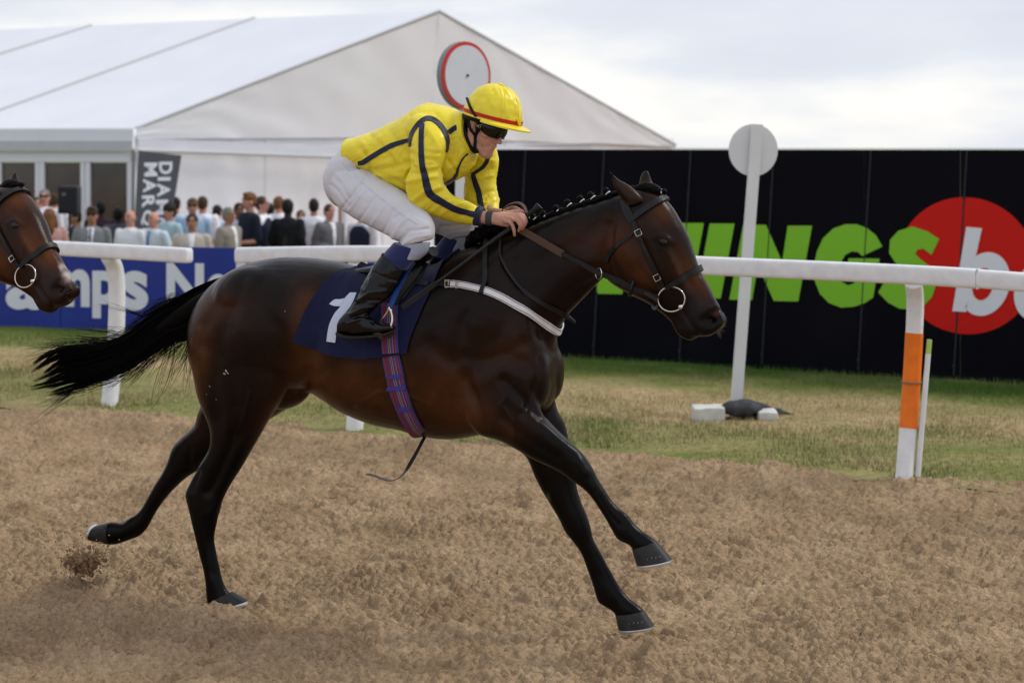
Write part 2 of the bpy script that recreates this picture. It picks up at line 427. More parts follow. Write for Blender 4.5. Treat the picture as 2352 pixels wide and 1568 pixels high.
# sand beyond the finely modelled part
bigsand = mat('sand far', (.33, .215, .128), .95, var=.2, vscale=2.6, bump=.9, bscale=60, spec=.15)
V = [(-60, -30, -.16), (60, -30, -.16), (60, 40, -.16), (-60, 40, -.16)]
tag(mesh_obj('sand_base', V, [[0, 1, 2, 3]], bigsand, smooth=False), kind='structure')

# turf sheet following the sand edge, dropping to lower ground behind the advertising boards, out to the horizon
ss = np.concatenate([[-1500, -400, -100, -40, -16], np.linspace(-8, 20, 120), [30, 60, 200, 800, 1500]])
dd = np.concatenate([np.linspace(-.25, 6, 60), np.linspace(6.3, 10, 12), np.linspace(10.5, 24, 14), [40, 90, 300, 900, 2500]])
S2, G2 = np.meshgrid(ss, dd, indexing='ij'); XX = E0[0] + S2 * ED[0] + G2 * EN[0]; YY = E0[1] + S2 * ED[1] + G2 * EN[1]
ZZ = (fbm(XX * .9, YY * .9, 3) - .5) * .05 * (np.abs(S2) < 30) - .004
drop = np.clip((G2 - 9.3) / 2.2, 0, 1); drop = drop * drop * (3 - 2 * drop); ZZ -= drop * .58
V = np.stack([XX, YY, ZZ], 2).reshape(-1, 3); I = np.arange(V.shape[0]).reshape(len(ss), len(dd))
Q = np.stack([I[:-1, :-1], I[1:, :-1], I[1:, 1:], I[:-1, 1:]], 2).reshape(-1, 4)
def turf_col(X, Y):
    d = edge_d(X, Y); s = edge_s(X, Y); n = fbm(s * .55, d * 1.6, 4); n2 = fbm(X * 3, Y * 3, 3)
    dw = d + (n - .5) * 1.1
    dry = np.clip(1 - np.abs(dw - 2.25) / 1.15, 0, 1) ** .6 * .95
    dry = np.maximum(dry, np.clip(1 - np.abs(dw - 5.6) / .8, 0, 1) * .8 * (s < 4))
    dry = np.maximum(dry, .30 * (dw < 1.2)); dry = np.clip(dry + (n2 - .5) * .9, 0, 1)
    lush = np.clip((dw - 3.5) / .5, 0, 1) * np.clip((s - 2) / 2, .35, 1)
    g = np.stack([.138 + 0 * d, .168 + 0 * d, .042 + 0 * d], -1) * (1 - lush[..., None]) + np.array((.060, .125, .017)) * lush[..., None]
    c = g * (1 - dry[..., None]) + np.array((.40, .30, .165)) * dry[..., None]
    return c
turf_m = mat('turf', (.2, .2, .05), .95, var=.25, vscale=14, bump=.6, bscale=40, spec=.1, attr='coat')
me = np_mesh('turf', V, Q, turf_m); set_col(me, turf_col(V[:, 0], V[:, 1]))
o = bpy.data.objects.new('turf', me); COL.objects.link(o); tag(o, kind='structure')

# grass blades, uncountable: one object
nb = 300000
s_ = rng.uniform(-4.5, 13.5, nb); d_ = rng.uniform(-.12, 7.6, nb) ** 1.0
bx = E0[0] + s_ * ED[0] + d_ * EN[0]; by = E0[1] + s_ * ED[1] + d_ * EN[1]
keep = (np.abs(bx / by) < .40) & (rng.random(nb) < np.clip(1.25 - by / 30, .3, 1)); keep &= ~((d_ < .1) & (vnoise(s_ * 3, d_ * 0) < .5))
bx, by, d_ = bx[keep], by[keep], d_[keep]; nb = len(bx)
hh = rng.uniform(.010, .034, nb) * (.7 + .6 * fbm(bx * 2, by * 2, 2)) * np.where((d_ > 3.6) & (d_ < 4.7), 1.35, 1); an = rng.uniform(0, 2 * np.pi, nb); wd = rng.uniform(.003, .007, nb)
ln = rng.uniform(0, .03, nb); la = rng.uniform(0, 2 * np.pi, nb)
P0 = np.stack([bx - np.cos(an) * wd, by - np.sin(an) * wd, np.full(nb, -.03)], 1); P1 = np.stack([bx + np.cos(an) * wd, by + np.sin(an) * wd, np.full(nb, -.03)], 1)
P2 = np.stack([bx + np.cos(la) * ln, by + np.sin(la) * ln, hh], 1)
V = np.stack([P0, P1, P2], 1).reshape(-1, 3); Q = np.arange(nb * 3).reshape(-1, 3)
gm = mat('grass blades', (.2, .2, .05), .8, spec=.15, attr='coat'); me = np_mesh('grass', V, Q, gm)
cc = turf_col(bx, by) * rng.uniform(.82, 1.25, (nb, 1)) + rng.uniform(0, .02, (nb, 3)); set_col(me, np.repeat(cc, 3, 0))
o = bpy.data.objects.new('grass', me); COL.objects.link(o); tag(o, 'short mixed green and straw coloured grass growing beyond the sand', 'grass', kind='stuff')

# ------------------------------------------------------------------ advertising boards
class Wall:
    """vertical plane through two ground points; maps picture px to the plane"""
    def __init__(s, a, b, z0=0):
        s.a = np.array(a, float); s.b = np.array(b, float); s.d = (s.b - s.a) / np.linalg.norm(s.b - s.a); s.n = np.array((s.d[1], -s.d[0]))
        if s.n[1] > 0: s.n = -s.n
        s.ang = math.atan2(s.d[1], s.d[0])
    def st(s, x, y):
        k = (x - CX) / F; t = (k * s.a[1] - s.a[0]) / (s.d[0] - k * s.d[1]); Y = s.a[1] + t * s.d[1]
        return t, EYE - (y - HY) / F * Y
    def loc(s, t, z, off=0.0): p = s.a + s.d * t + s.n * off; return (p[0], p[1], z)
    def frame(s): # local: x along, y = depth away from camera, z up
        return s.ang

def font_mesh(ch, shear=0.0, bold=0.0):
    cu = bpy.data.curves.new('glyph', 'FONT'); cu.body = ch; cu.shear = shear; cu.offset = bold; cu.extrude = 0.02; cu.resolution_u = 6
    o = bpy.data.objects.new('glyph', cu); COL.objects.link(o); dg = bpy.context.evaluated_depsgraph_get(); dg.update()
    me = bpy.data.meshes.new_from_object(o.evaluated_get(dg)); bpy.data.objects.remove(o); bpy.data.curves.remove(cu)
    V, _ = get_vn(me); lo, hi = V.min(0), V.max(0); V = (V - lo) / (hi - lo); set_v(me, V); return me  # unit box
def glyph(wall, parent, ch, x0, y0, x1, y1, m, off=.006, depth=.004, shear=0.0, bold=0.0, name='letter', rot=0):
    """letter fitted to the px box x0..x1, y0(top)..y1(bottom) on the wall"""
    me = font_mesh(ch, shear, bold); me.materials.clear(); me.materials.append(m)
    ta, za = wall.st(x0, (y0 + y1) / 2); tb, zb = wall.st(x1, (y0 + y1) / 2); xm = (x0 + x1) / 2
    _, zt = wall.st(xm, y0); _, zl = wall.st(xm, y1)
    V, _ = get_vn(me)
    if rot == -90: V = np.stack([V[:, 1], 1 - V[:, 0], V[:, 2]], 1)
    V = np.stack([ta + V[:, 0] * (tb - ta), -off - V[:, 2] * depth, zl + V[:, 1] * (zt - zl)], 1)
    set_v(me, V); o = bpy.data.objects.new(name, me); COL.objects.link(o); o.parent = parent; return o
def flat_shape(name, outline, depth, m, parent, off):
    """filled outline in wall coords (t, z) standing proud by depth; front face towards -y"""
    n = len(outline); V = [(t, -off, z) for t, z in outline] + [(t, -off - depth, z) for t, z in outline]
    Fc = [list(range(n)), list(range(2 * n - 1, n - 1, -1))] + [[i, (i + 1) % n, (i + 1) % n + n, i + n] for i in range(n)]
    return mesh_obj(name, V, Fc, m, parent, smooth=False)

# black board wall
def gp(x, y): Y = EYE * F / (y - HY); return ((x - CX) / F * Y, Y)
WB = Wall(gp(1300, 818), gp(2352, 880)); tL, _ = WB.st(996, 700); tR = WB.st(2640, 700)[0]
bw = empty('advertising_board', (WB.a[0], WB.a[1], 0), WB.ang)
tag(bw, 'tall black advertising board with lime green lettering and a red disc', 'advertising board')
seams = [WB.st(x, 600)[0] for x in (1195, 1375, 1573, 1763, 1985, 2205, 2420)]; cuts = [tL] + seams + [tR]
for i in range(len(cuts) - 1):
    w = cuts[i + 1] - cuts[i] - .008; c = (cuts[i] + cuts[i + 1]) / 2
    top = 2.045
    V, Fc = box((c, .02, top / 2 - .02), (w, .04, top + .04)); mesh_obj('panel', V, Fc, M['black_board'], bw, smooth=False)
for s_x in seams:
    pts = [(s_x + .062, -.004, 2.04), (s_x - .055, -.004, .03)]
    V, Fc = tube(pts, .009, 6, up=(0, 1, 0)); mesh_obj('seam_strip', V, Fc, M['seam'], bw)
    for z in (1.62, .12):
        V, Fc = ellip((s_x + (z - 1) * .06, -.008, z), (.016, .008, .016), n=10, m=6); mesh_obj('fixing', V, Fc, M['seam'], bw)
# WINNINGS in heavy slanted capitals, drawn as outlines
def slant(pts, x0, yb, h, w, sl=.17):
    """unit outline (0..w, 0..1) -> px -> wall coords"""
    out = []
    for a, b in pts:
        X = x0 + a * w + (b * h) * sl; Yp = yb - b * h; out.append(WB.st(X, Yp))
    return out
def yb_at(x): return 676 + (x - 1400) * .043
HL = 168.0
def bar(x0, x1, sh=1.0): # parallelogram stem bottom x0..x1
    yb = yb_at(x0); h = HL + (x0 - 1400) * .016
    return [WB.st(x0, yb), WB.st(x1, yb + .3), WB.st(x1 + h * .185, yb - h), WB.st(x0 + h * .185, yb - h)]
def letN(x0, w=141):
    s = 56; yb = yb_at(x0); h = HL + (x0 - 1400) * .016; k = h * .185
    P = [(x0, yb), (x0 + s * .93, yb + 1), (x0 + s * .93 + k * .42, yb - h * .46), (x0 + w - s, yb + 3), (x0 + w, yb + 4), (x0 + w + k, yb - h + 3), (x0 + w - s + k, yb - h + 3),
         (x0 + w - s + k * .6, yb - h * .50), (x0 + s + k - 4, yb - h + 1), (x0 + k, yb - h)]
    return [WB.st(*p) for p in P]
def letW(x0, w=190):
    yb = yb_at(x0); h = HL - 4; k = h * .185; P = [(x0 + 30, yb), (x0 + 78, yb), (x0 + 108 + k * .5, yb - h * .55), (x0 + 116, yb), (x0 + 164, yb), (x0 + w + 40 + k * .6, yb - h), (x0 + w - 12 + k * .6, yb - h), (x0 + 150, yb - h * .42), (x0 + 146 + k, yb - h), (x0 + 108 + k, yb - h), (x0 + 72, yb - h * .42), (x0 + 58 + k * .5, yb - h), (x0 + k * .5, yb - h)]
    return [WB.st(*p) for p in P]
gpn = lambda n, ol, off=.006, m=M['green_print'], dep=.004: flat_shape(n, ol, dep, m, bw, off)
gpn('letter', letN(1289)); gpn('letter', letN(1445)); gpn('letter', bar(1599, 1656)); gpn('letter', letN(1676, 158)); gpn('letter', bar(1216, 1272)); gpn('letter', letW(1004, 166))
def arc(cx, cy, rx, ry, a0, a1, n=22, k=.12):
    return [(cx + rx * math.cos(R(a)) + (cy_ := -ry * math.sin(R(a))) * -k, cy + cy_) for a in np.linspace(a0, a1, n)]
# G
ol = [(2027, 566), (2012, 540), (1992, 524), (1968, 515), (1942, 515), (1914, 525), (1891, 547), (1877, 577), (1870, 612), (1872, 645), (1884, 675), (1904, 695), (1932, 706), (1962, 704), (1988, 695), (2006, 683), (2021, 594), (1950, 593), (1944, 621), (1968, 622), (1963, 650), (1948, 655), (1934, 647), (1928, 628), (1931, 605), (1941, 586), (1957, 577), (1972, 579), (1981, 588)]
gpn('letter', [WB.st(*p) for p in ol])
# S
sS = [(2158, 549), (2130, 531), (2096, 520), (2064, 530), (2045, 551), (2043, 581), (2058, 604), (2080, 621), (2098, 634), (2100, 646), (2090, 654), (2074, 653), (2056, 640), (2043, 628), (2018, 671), (2040, 694), (2066, 708), (2096, 711), (2122, 702), (2141, 682), (2150, 655), (2147, 628), (2132, 608), (2112, 593), (2103, 583), (2108, 573), (2122, 571), (2140, 585)]
# red disc, one flat round plate
rc = WB.st(2217, 610); rr = .66
zc = [WB.st(2217, y)[1] for y in (453, 767)]; rr = (zc[0] - zc[1]) / 2
gpn('red_disc', [(rc[0] + rr * math.cos(a) * 1.0, (zc[0] + zc[1]) / 2 + rr * math.sin(a)) for a in np.linspace(0, 2 * np.pi, 64, endpoint=False)], .003, M['red_print'], .003)
gpn('letter', [WB.st(*p) for p in sS], .010)
# b and e: stem plus ring
def ringshape(cx, cy, r1x, r1y, r0x, r0y, a0, a1): return arc(cx, cy, r1x, r1y, a0, a1, 36) + arc(cx, cy, r0x, r0y, a1, a0, 30)
gpn('letter', [WB.st(*p) for p in [(2188, 714), (2220, 716), (2224, 692)] + arc(2262, 652, 58, 73, 228, 512 - 20, 40)[::1] + [(2242, 588), (2256, 524), (2220, 521)]] , .010, M['white_print'])
gpn('letter_counter', [WB.st(*p) for p in arc(2258, 652, 24, 37, 0, 360, 30)[:-1]], .0155, M['red_print'], .002)
ecx = 2388
gpn('letter', [WB.st(*p) for p in ringshape(ecx, 668, 58, 70, 26, 38, 20, 330)], .010, M['white_print'])

# low blue board in front of the crowd
WL = Wall(gp(0, 750), gp(240, 757)); bl = empty('advertising_board', (WL.a[0], WL.a[1], 0), WL.ang)
tag(bl, 'low blue advertising board with rounded white lettering behind the left rail', 'advertising board')
x0, x1 = WL.st(-260, 700)[0], WL.st(1010, 700)[0]; k = (x1 - x0) / 3
for i in range(3):
    V, Fc = box((x0 + k * (i + .5), .02, .47), (k - .012, .04, .96)); mesh_obj('panel', V, Fc, M['blue_board'], bl, smooth=False)
    for dx in (.3, k - .3): V, Fc = box((x0 + k * i + dx, .2, .3), (.04, .32, .6)); mesh_obj('strut', V, Fc, M['grey_metal'], bl, smooth=False)
for ch, a, b, c, d in (('a', 14, 618, 104, 711), ('m', 116, 618, 207, 704), ('p', 213, 622, 272, 731), ('s', 280, 622, 341, 713), ('N', 383, 604, 469, 706), ('o', 474, 629, 530, 712), ('b', 543, 602, 612, 712), ('l', 826, 600, 841, 716)):
    glyph(WL, bl, ch, a, c - (c - b), b if False else b, d, M['white_print']) if False else glyph(WL, bl, ch, a, b, c, d, M['white_print'], bold=.035 if ch != 'l' else 0)

# ------------------------------------------------------------------ running rails
def rail(name, pts, half=.062, label=None, capends=(True, True)):
    P = crom(np.array([at(x, y, Y) for x, y, Y in pts]), 8)
    T = np.gradient(P, axis=0); T[:, 2] = 0; T /= np.linalg.norm(T, axis=1)[:, None]; Nn = np.stack([-T[:, 1], T[:, 0], 0 * T[:, 0]], 1)
    C, A, B = [], [], []
    fr = [.5, .86, .97, 1.0]; L0 = .018
    idx = list(range(len(P)))
    for e, i in enumerate(idx):
        if i == 0 and capends[0]:
            for j, f in enumerate(fr[:-1]): C.append(P[0] + T[0] * L0 * (j / 3)); A.append(np.array((0, 0, half * f))); B.append(Nn[0] * half * .8 * f)
            C.append(P[0] + T[0] * L0); A.append(np.array((0, 0, half))); B.append(Nn[0] * half * .8); continue
        if i == len(P) - 1 and capends[1]:
            C.append(P[-1] - T[-1] * L0); A.append(np.array((0, 0, half))); B.append(Nn[-1] * half * .8)
            for j, f in enumerate(fr[:-1][::-1]): C.append(P[-1] - T[-1] * L0 * (1 - (j + 1) / 3)); A.append(np.array((0, 0, half * f))); B.append(Nn[-1] * half * .8 * f)
            continue
        C.append(P[i]); A.append(np.array((0, 0, half))); B.append(Nn[i] * half * .8)
    C = np.array(C); base = C[0] * np.array((1, 1, 0))
    r = empty(name, tuple(base)); V, Fc = rings(C, np.array(A), np.array(B), 28, 4.5); V = V - base
    mesh_obj('rail_bar', V, Fc, M['white_plastic'], r); return r, base
def goose_post(parent, base, foot, top, Y, w=.045, lean=True, n=20, mat_=None, back=.10):
    """curved plastic post: px foot -> px top (under the rail)"""
    f = np.array(at(foot[0], foot[1], Y)); t = np.array(at(top[0], top[1], Y)); h = t[2] - f[2]; f[2] -= .06
    away = np.array((EN[0], EN[1], 0)) * back
    P = np.array([f, f + (t - f) * .45 + away * .9, f + (t - f) * .78 + away * 1.05, f + (t - f) * .93 + away * .75, t + away * 0 + np.array((0, 0, .01))])
    V, Fc = tube(P, w, n, sub=8, flat=.9, up=(ED[0], ED[1], 0)); return V - base, Fc
r1, b1 = rail('running_rail', [(-420, 535, 15.6), (-150, 555, 14.7), (130, 570, 13.65), (437, 587, 12.95)], .059)
tag(r1, 'white plastic running rail ending beside the gap, left of the dark horse', 'rail', 'running rail sections')
V, Fc = goose_post(r1, b1, (248, 940), (250, 592), 13.38, .070); mesh_obj('post', V, Fc, M['white_plastic'], r1)
V, Fc = goose_post(r1, b1, (-330, 900), (-330, 572), 15.2, .068); mesh_obj('post', V, Fc, M['white_plastic'], r1)
r2_, b2 = rail('running_rail', [(545, 586, 12.65), (870, 583, 12.0), (1200, 591, 11.45), (1615, 610, 10.85), (1900, 622, 10.5), (2130, 633, 10.2), (2245, 640, 10.05)], .060, capends=(True, False))
tag(r2_, 'long white plastic running rail passing behind both ends of the leading horse', 'rail', 'running rail sections')
V, Fc = goose_post(r2_, b2, (812, 988), (818, 601), 12.1, .066); mesh_obj('post', V, Fc, M['white_plastic'], r2_)
V, Fc = goose_post(r2_, b2, (1196, 1015), (1204, 607), 11.5, .066); mesh_obj('post', V, Fc, M['white_plastic'], r2_)
Yp = 10.30
V, Fc = goose_post(r2_, b2, (2074, 1100), (2098, 655), Yp, .054); mesh_obj('post', V, Fc, M['white_plastic'], r2_)['label'] = 'white post with a wide orange band'
# orange sleeve round that post (follows the post's own curve)
f = np.array(at(2074, 1100, Yp)); t = np.array(at(2098, 655, Yp)); f[2] -= .06; away = np.array((EN[0], EN[1], 0)) * .10
P = crom(np.array([f, f + (t - f) * .45 + away * .9, f + (t - f) * .78 + away * 1.05, f + (t - f) * .93 + away * .75, t]), 24)
sel = [i for i in range(len(P)) if 763 < HY + F * (EYE - P[i][2]) / P[i][1] < 990]
V, Fc = tube(P[sel], .0565, 20, flat=.9, up=(ED[0], ED[1], 0)); mesh_obj('orange_band', V - b2, Fc, M['orange'], r2_)
pc = P[sel[int(len(sel) * .42)]]; V, Fc = tube([pc - (0, 0, .003), pc + (0, 0, .003)], .064, 18, flat=1.0, up=(ED[0], ED[1], 0)); mesh_obj('tie_wire', V - b2, Fc, M['grey_metal'], r2_)
stk = [np.array(at(2106, 1098, Yp + .02)) - (0, 0, .05), np.array(at(2132, 812, Yp + .02))]
o = empty('marker_stake', (stk[0][0], stk[0][1], 0)); ob = np.array((stk[0][0], stk[0][1], 0)); tag(o, 'thin white stake with yellow green tip tied behind the orange banded post', 'stake')
V, Fc = tube(stk, .017, 12); mesh_obj('shaft', V - ob, Fc, M['white_plastic'], o)
V, Fc = tube([stk[1], np.array(at(2135, 780, Yp + .02))], .0165, 12); mesh_obj('tip', V - ob, Fc, mat('lime tip', (.42, .62, .15), .5), o)
r3_, b3 = rail('running_rail', [(2249, 640, 10.04), (2352, 648, 9.85), (2520, 660, 9.5), (2800, 680, 9.0)], .0565, capends=(False, False))
tag(r3_, 'white plastic running rail beyond the joint, at the far right', 'rail', 'running rail sections')
V, Fc = goose_post(r3_, b3, (2700, 1180), (2720, 700), 9.2, .062); mesh_obj('post', V, Fc, M['white_plastic'], r3_)
V, Fc = box(np.array(at(2247, 640, 10.045)) - b3, (.012, .092, .121), (0, 0, -25)); mesh_obj('joint', V, Fc, M['dirty_white'], r3_, smooth=False)

# ------------------------------------------------------------------ white disc marker post with its weighted foot
Yd = 12.95
dp = empty('marker_post', tuple(np.array(at(1690, 930, Yd)) * (1, 1, 0))); db = np.array(dp.location); tag(dp, 'leaning white post topped by a white disc, in front of the black board', 'marker post')
a, b = np.array(at(1690, 938, Yd)), np.array(at(1741, 286, Yd)); b[0] -= .006
V, Fc = tube([a, b], .058, 4, up=(.7071, .7071, 0)); mesh_obj('post', V - db, Fc, M['white_paint'], dp, smooth=False)
c = np.array(at(1730, 345, Yd + .07)); n = 48
V, Fc = rings(np.array([c + (0, -.012, 0), c + (0, .012, 0)]), np.array([(.192, 0, 0)] * 2), np.array([(0, 0, .205)] * 2), n); mesh_obj('disc', V - db, Fc, M['white_paint'], dp, smooth=False)
p = np.array(at(1688, 944, Yd - .05)); wf = mat('foot block', (.60, .60, .57), .8, var=.15, vscale=9)
for (xa, xb, ya, yb) in ((1590, 1662, 932, 957), (1738, 1783, 942, 960)):
    A_, B_ = np.array(at(xa, yb, 12.66)), np.array(at(xb, ya, 12.66))
    me_ = remesh([box(((A_[0] + B_[0]) / 2, 12.66, (A_[2] + B_[2]) / 2 - .02), (B_[0] - A_[0], .2, B_[2] - A_[2] + .04))], .008, 3)
    V, _ = get_vn(me_); V[:, 2] += (vnoise(V[:, 0] * 14, V[:, 1] * 14) - .5) * .014; set_v(me_, V - db); me_.materials.append(wf)
    oo = bpy.data.objects.new('foot', me_); COL.objects.link(oo); oo.parent = dp
A_ = [at(1664, 936, 12.75), at(1695, 940, 12.7), at(1740, 938, 12.8), at(1775, 944, 12.85), at(1806, 952, 12.85), at(1822, 955, 12.85)]
me_ = remesh([capsule([np.array(q) for q in A_], [.025, .06, .055, .035, .018, .010], 14), ellip(np.array(at(1703, 936, 12.66)), (.16, .11, .060))], .012, 4)
V, N = get_vn(me_); V += N * ((fbm(V[:, 0] * 12, V[:, 1] * 12, 3, z=V[:, 2] * 12) - .5) * .05)[:, None]; V[:, 2] = np.maximum(V[:, 2], .0); bo = np.array((V[:, 0].mean(), V[:, 1].mean(), 0)); set_v(me_, V - bo)
me_.materials.append(mat('bag cloth', (.045, .048, .055), .75, var=.3, vscale=12, bump=.4, bscale=25)); oo = bpy.data.objects.new('weight_bag', me_); COL.objects.link(oo); oo.location = bo
tag(oo, 'dark grey sandbag slumped over the foot of the leaning white post', 'sandbag')

# ------------------------------------------------------------------ winning post with red ringed dial
Yw = 14.6
wp = empty('winning_post', tuple(np.array(at(1052, 900, Yw)) * (1, 1, 0))); wb = np.array(wp.location); tag(wp, 'tall white winning post carrying a round red ringed dial, behind the jockey', 'winning post')
V, Fc = tube([np.array(at(1050, 890, Yw)), np.array(at(1063, 215, Yw))], .07, 4, up=(.7071, .7071, 0)); mesh_obj('post', V - wb, Fc, M['white_paint'], wp, smooth=False)
c = np.array(at(1070, 174, Yw - .05)); ax = R(47); dn = np.array((math.sin(ax), -math.cos(ax), 0)); du = np.array((math.cos(ax), math.sin(ax), 0)); rz = 78 / F * Yw; rx = 56 / F * Yw / math.cos(ax)*.97
def disc(nm, r, d0, d1, m): # thick disc between offsets along dn
    V, Fc = rings(np.array([c + dn * d0, c + dn * d1]), np.array([du * rx * r] * 2), np.array([(0, 0, rz * r)] * 2), 56); mesh_obj(nm, V - wb, Fc, m, wp, smooth=False)
disc('rim', 1.0, -.055, 0.0, mat('rim grey', (.22, .24, .25), .5)); disc('red_ring', .992, 0.0005, .012, mat('ring red', (.52, .035, .03), .5)); disc('dial_face', .885, .0125, .018, mat('dial white', (.60, .62, .66), .45, var=.04)); disc('hub', .04, .0185, .03, M['black_plastic'])

# ------------------------------------------------------------------ marquee
D0, DM, D1 = 28.0, 31.5, 35.8; GZ = -.62
q = lambda x, y, Y: np.array(at(x, y, Y))
eaL, pk, eaR = q(313, 296, D0), q(1008, 27, DM), q(1552, 334, D1)
rdg = [pk, q(585, 44, DM + 1.9), q(211, 61, DM + 4.1), q(-160, 76, DM + 6.5)]
hd = rdg[1] - rdg[0]
eav = [eaL, q(-116, 298, D0 + 2.0), q(-560, 301, D0 + 4.2), q(-1050, 304, D0 + 6.8)]
tb = np.array((eaL[0], eaL[1], GZ)); tn = empty('marquee', tuple(tb)); tag(tn, 'large white marquee with glazed doors behind the crowd', 'marquee')
def tpart(nm, V, Fc, m, par=tn, sm=False): return mesh_obj(nm, np.array(V) - tb, Fc, m, par, smooth=sm)
for i in range(3): # roof panels, slightly sagging sheets
    A0, A1, B0, B1 = rdg[i], rdg[i + 1], eav[i], eav[i + 1]; G = []
    for a in np.linspace(0, 1, 9):
        row = []
        for b in np.linspace(0, 1, 13):
            p = (A0 * (1 - a) + A1 * a) * (1 - b) + (B0 * (1 - a) + B1 * a) * b
            p = p - np.array((0, 0, 1)) * .10 * math.sin(math.pi * a) * math.sin(math.pi * b); row.append(p)
        G.append(row)
    G = np.array(G); V, Fc = slab(G, G + (0, 0, .012)); tpart('roof_panel', V, Fc, M['tent_roof'], sm=True)
for i in range(4):
    V, Fc = tube([rdg[i] + (0, 0, .02), eav[i] + (0, 0, .02)], .032, 8); tpart('roof_rib', V, Fc, M['seam_grey'] if i else M['frame_white'], sm=True)
V, Fc = tube([pk + (0, 0, .02), eaR + (0, 0, .02)], .032, 8); tpart('roof_rib', V, Fc, M['frame_white'], sm=True)
# far slope (seen only from elsewhere)
far = [eaR + (r - rdg[0]) for r in rdg]
for i in range(3): G = np.array([[rdg[i], far[i]], [rdg[i + 1], far[i + 1]]]); V, Fc = slab(G - (0, 0, .012), G); tpart('roof_panel', V, Fc, M['tent_roof'])
def low(p, z): return np.array((p[0], p[1], z))
zE = eaL[2] - .22; gd = (eaR - eaL); gd[2] = 0; gd /= np.linalg.norm(gd); gn = np.array((gd[1], -gd[0], 0)); pm = eaL + gd * ((pk - eaL) @ gd)
ins = -gn * .06
# gable triangle as a rippled sheet + wall below
def sheet(nm, P, nx, nz, amp, fr_, m, sag=0):
    amp *= .45
    """bilinear quad P[0..3] (bl, br, tr, tl) with vertical ripples"""
    G = []
    for a in np.linspace(0, 1, nx):
        row = []
        for b in np.linspace(0, 1, nz):
            p = (P[0] * (1 - a) + P[1] * a) * (1 - b) + (P[3] * (1 - a) + P[2] * a) * b
            r = amp * (float(fbm(np.array([a * fr_ + b * fr_ * .25]), np.array([b * 2.0]), 3)[0]) - .5) * 2; row.append(p + gn * r)
        G.append(row)
    G = np.array(G); V, Fc = slab(G - gn * .006, G + gn * .006); return tpart(nm, V, Fc, m, sm=True)
mid = low(pm, 0); zv = zE - .02
sheet('gable_cloth', [low(eaL, eaL[2] - .17), low(pm, zE + .1), pk - (0, 0, .03), eaL - (0, 0, .02)], 40, 12, .05, 14, M['tent_wall'])
sheet('gable_cloth', [low(pm, zE + .1), low(eaR, eaR[2] - .05), eaR - (0, 0, .02), pk - (0, 0, .03)], 40, 12, .05, 14, M['tent_wall'])
vt = [q(318, 318, D0 - .02), low(pm, q(800, 336, DM)[2] + .03)]
V, Fc = box((0, 0, 0), (1, 1, 1))
sheet('valance', [q(318, 346, D0 - .1), q(790, 363, 30.35), q(790, 336, 30.35), q(318, 318, D0 - .1)], 30, 4, .02, 20, M['tent_roof'])
sheet('valance', [q(790, 363, 30.35), q(1385, 366, 34.6), q(1385, 331, 34.6), q(790, 336, 30.35)], 30, 4, .02, 20, M['tent_roof'])
V, Fc = tube([q(316, 346, D0 - .12), q(550, 353, 28.9), q(790, 362, 30.3), q(1385, 366, 34.5)], .03, 8); tpart('eave_rope', V, Fc, M['seam_grey'], sm=True)
V, Fc = tube([q(1160, 334, 32.9), q(1370, 329, 34.4), q(1550, 337, 35.8)], .03, 8); tpart('eave_rope', V, Fc, M['seam_grey'], sm=True)
for k_ in range(5): # wall cloths between poles
    a, b = k_ / 5, (k_ + 1) / 5; e0 = eaL + (eaR - eaL) * a; e1 = eaL + (eaR - eaL) * b
    sheet('wall_cloth', [low(e0, GZ) + ins, low(e1, GZ) + ins, low(e1, zE + .1) + ins, low(e0, zE + .1) + ins], 36, 16, .06, 7, M['tent_wall'])
V, Fc = tube([q(791, 346, 30.3), q(791, 40 + 360, 30.3) * (1, 1, 0) + (0, 0, GZ)], .05, 8); tpart('pole', V, Fc, M['frame_white'], sm=True)
# long side: header, glazed door leaves
W3 = Wall((eaL[0], eaL[1] + .02), (eav[1][0], eav[1][1])); W3.d = (W3.b - W3.a) / np.linalg.norm(W3.b - W3.a)
def ws(x, y, off=0.0): t, z = W3.st(x, y); p = W3.a + W3.d * t; nn = np.array((W3.d[1], -W3.d[0])); nn = nn if nn[1] < 0 else -nn; p = p + nn * off; return np.array((p[0], p[1], z))
def wq(nm, x0, x1, y0, y1, off, dep, m, par=tn, ground=False):
    P = [ws(x0, y1, off), ws(x1, y1, off), ws(x1, y0, off), ws(x0, y0, off)]
    if ground: P[0][2] = P[1][2] = GZ
    Q_ = [ws(x0, y1, off + dep), ws(x1, y1, off + dep), ws(x1, y0, off + dep), ws(x0, y0, off + dep)]
    if ground: Q_[0][2] = Q_[1][2] = GZ
    return tpart(nm, P + Q_, [[0, 1, 2, 3], [7, 6, 5, 4], [0, 4, 5, 1], [1, 5, 6, 2], [2, 6, 7, 3], [3, 7, 4, 0]], m, par)
wq('fascia', -1050, 316, 297, 326, .10, .02, M['tent_roof']); wq('valance', -1050, 317, 324, 347, .13, .03, mat('valance shade', (.50, .52, .54), .6, var=.04))
wq('door_header', -700, 316, 348, 372, .02, .06, M['frame_white'])
xs = [(-400, -318), (-300, -222), (-204, -122), (-104, -22), (8, 86), (107, 190), (212, 297)]
for i, (xa, xb) in enumerate(xs):
    lo = xs[i - 1][1] if i else xa - 16
    wq('door_frame', xa - 11, xa, 372, 560, 0.0, .06, M['frame_white'], ground=True); wq('door_frame', xb, xb + 9, 372, 560, 0.0, .06, M['frame_white'], ground=True)
    g = wq('glass_pane', xa, xb, 374, 560, .012, .012, M['glass'], ground=True)
wq('door_frame', 306, 316, 350, 560, .0, .08, M['frame_white'], ground=True)
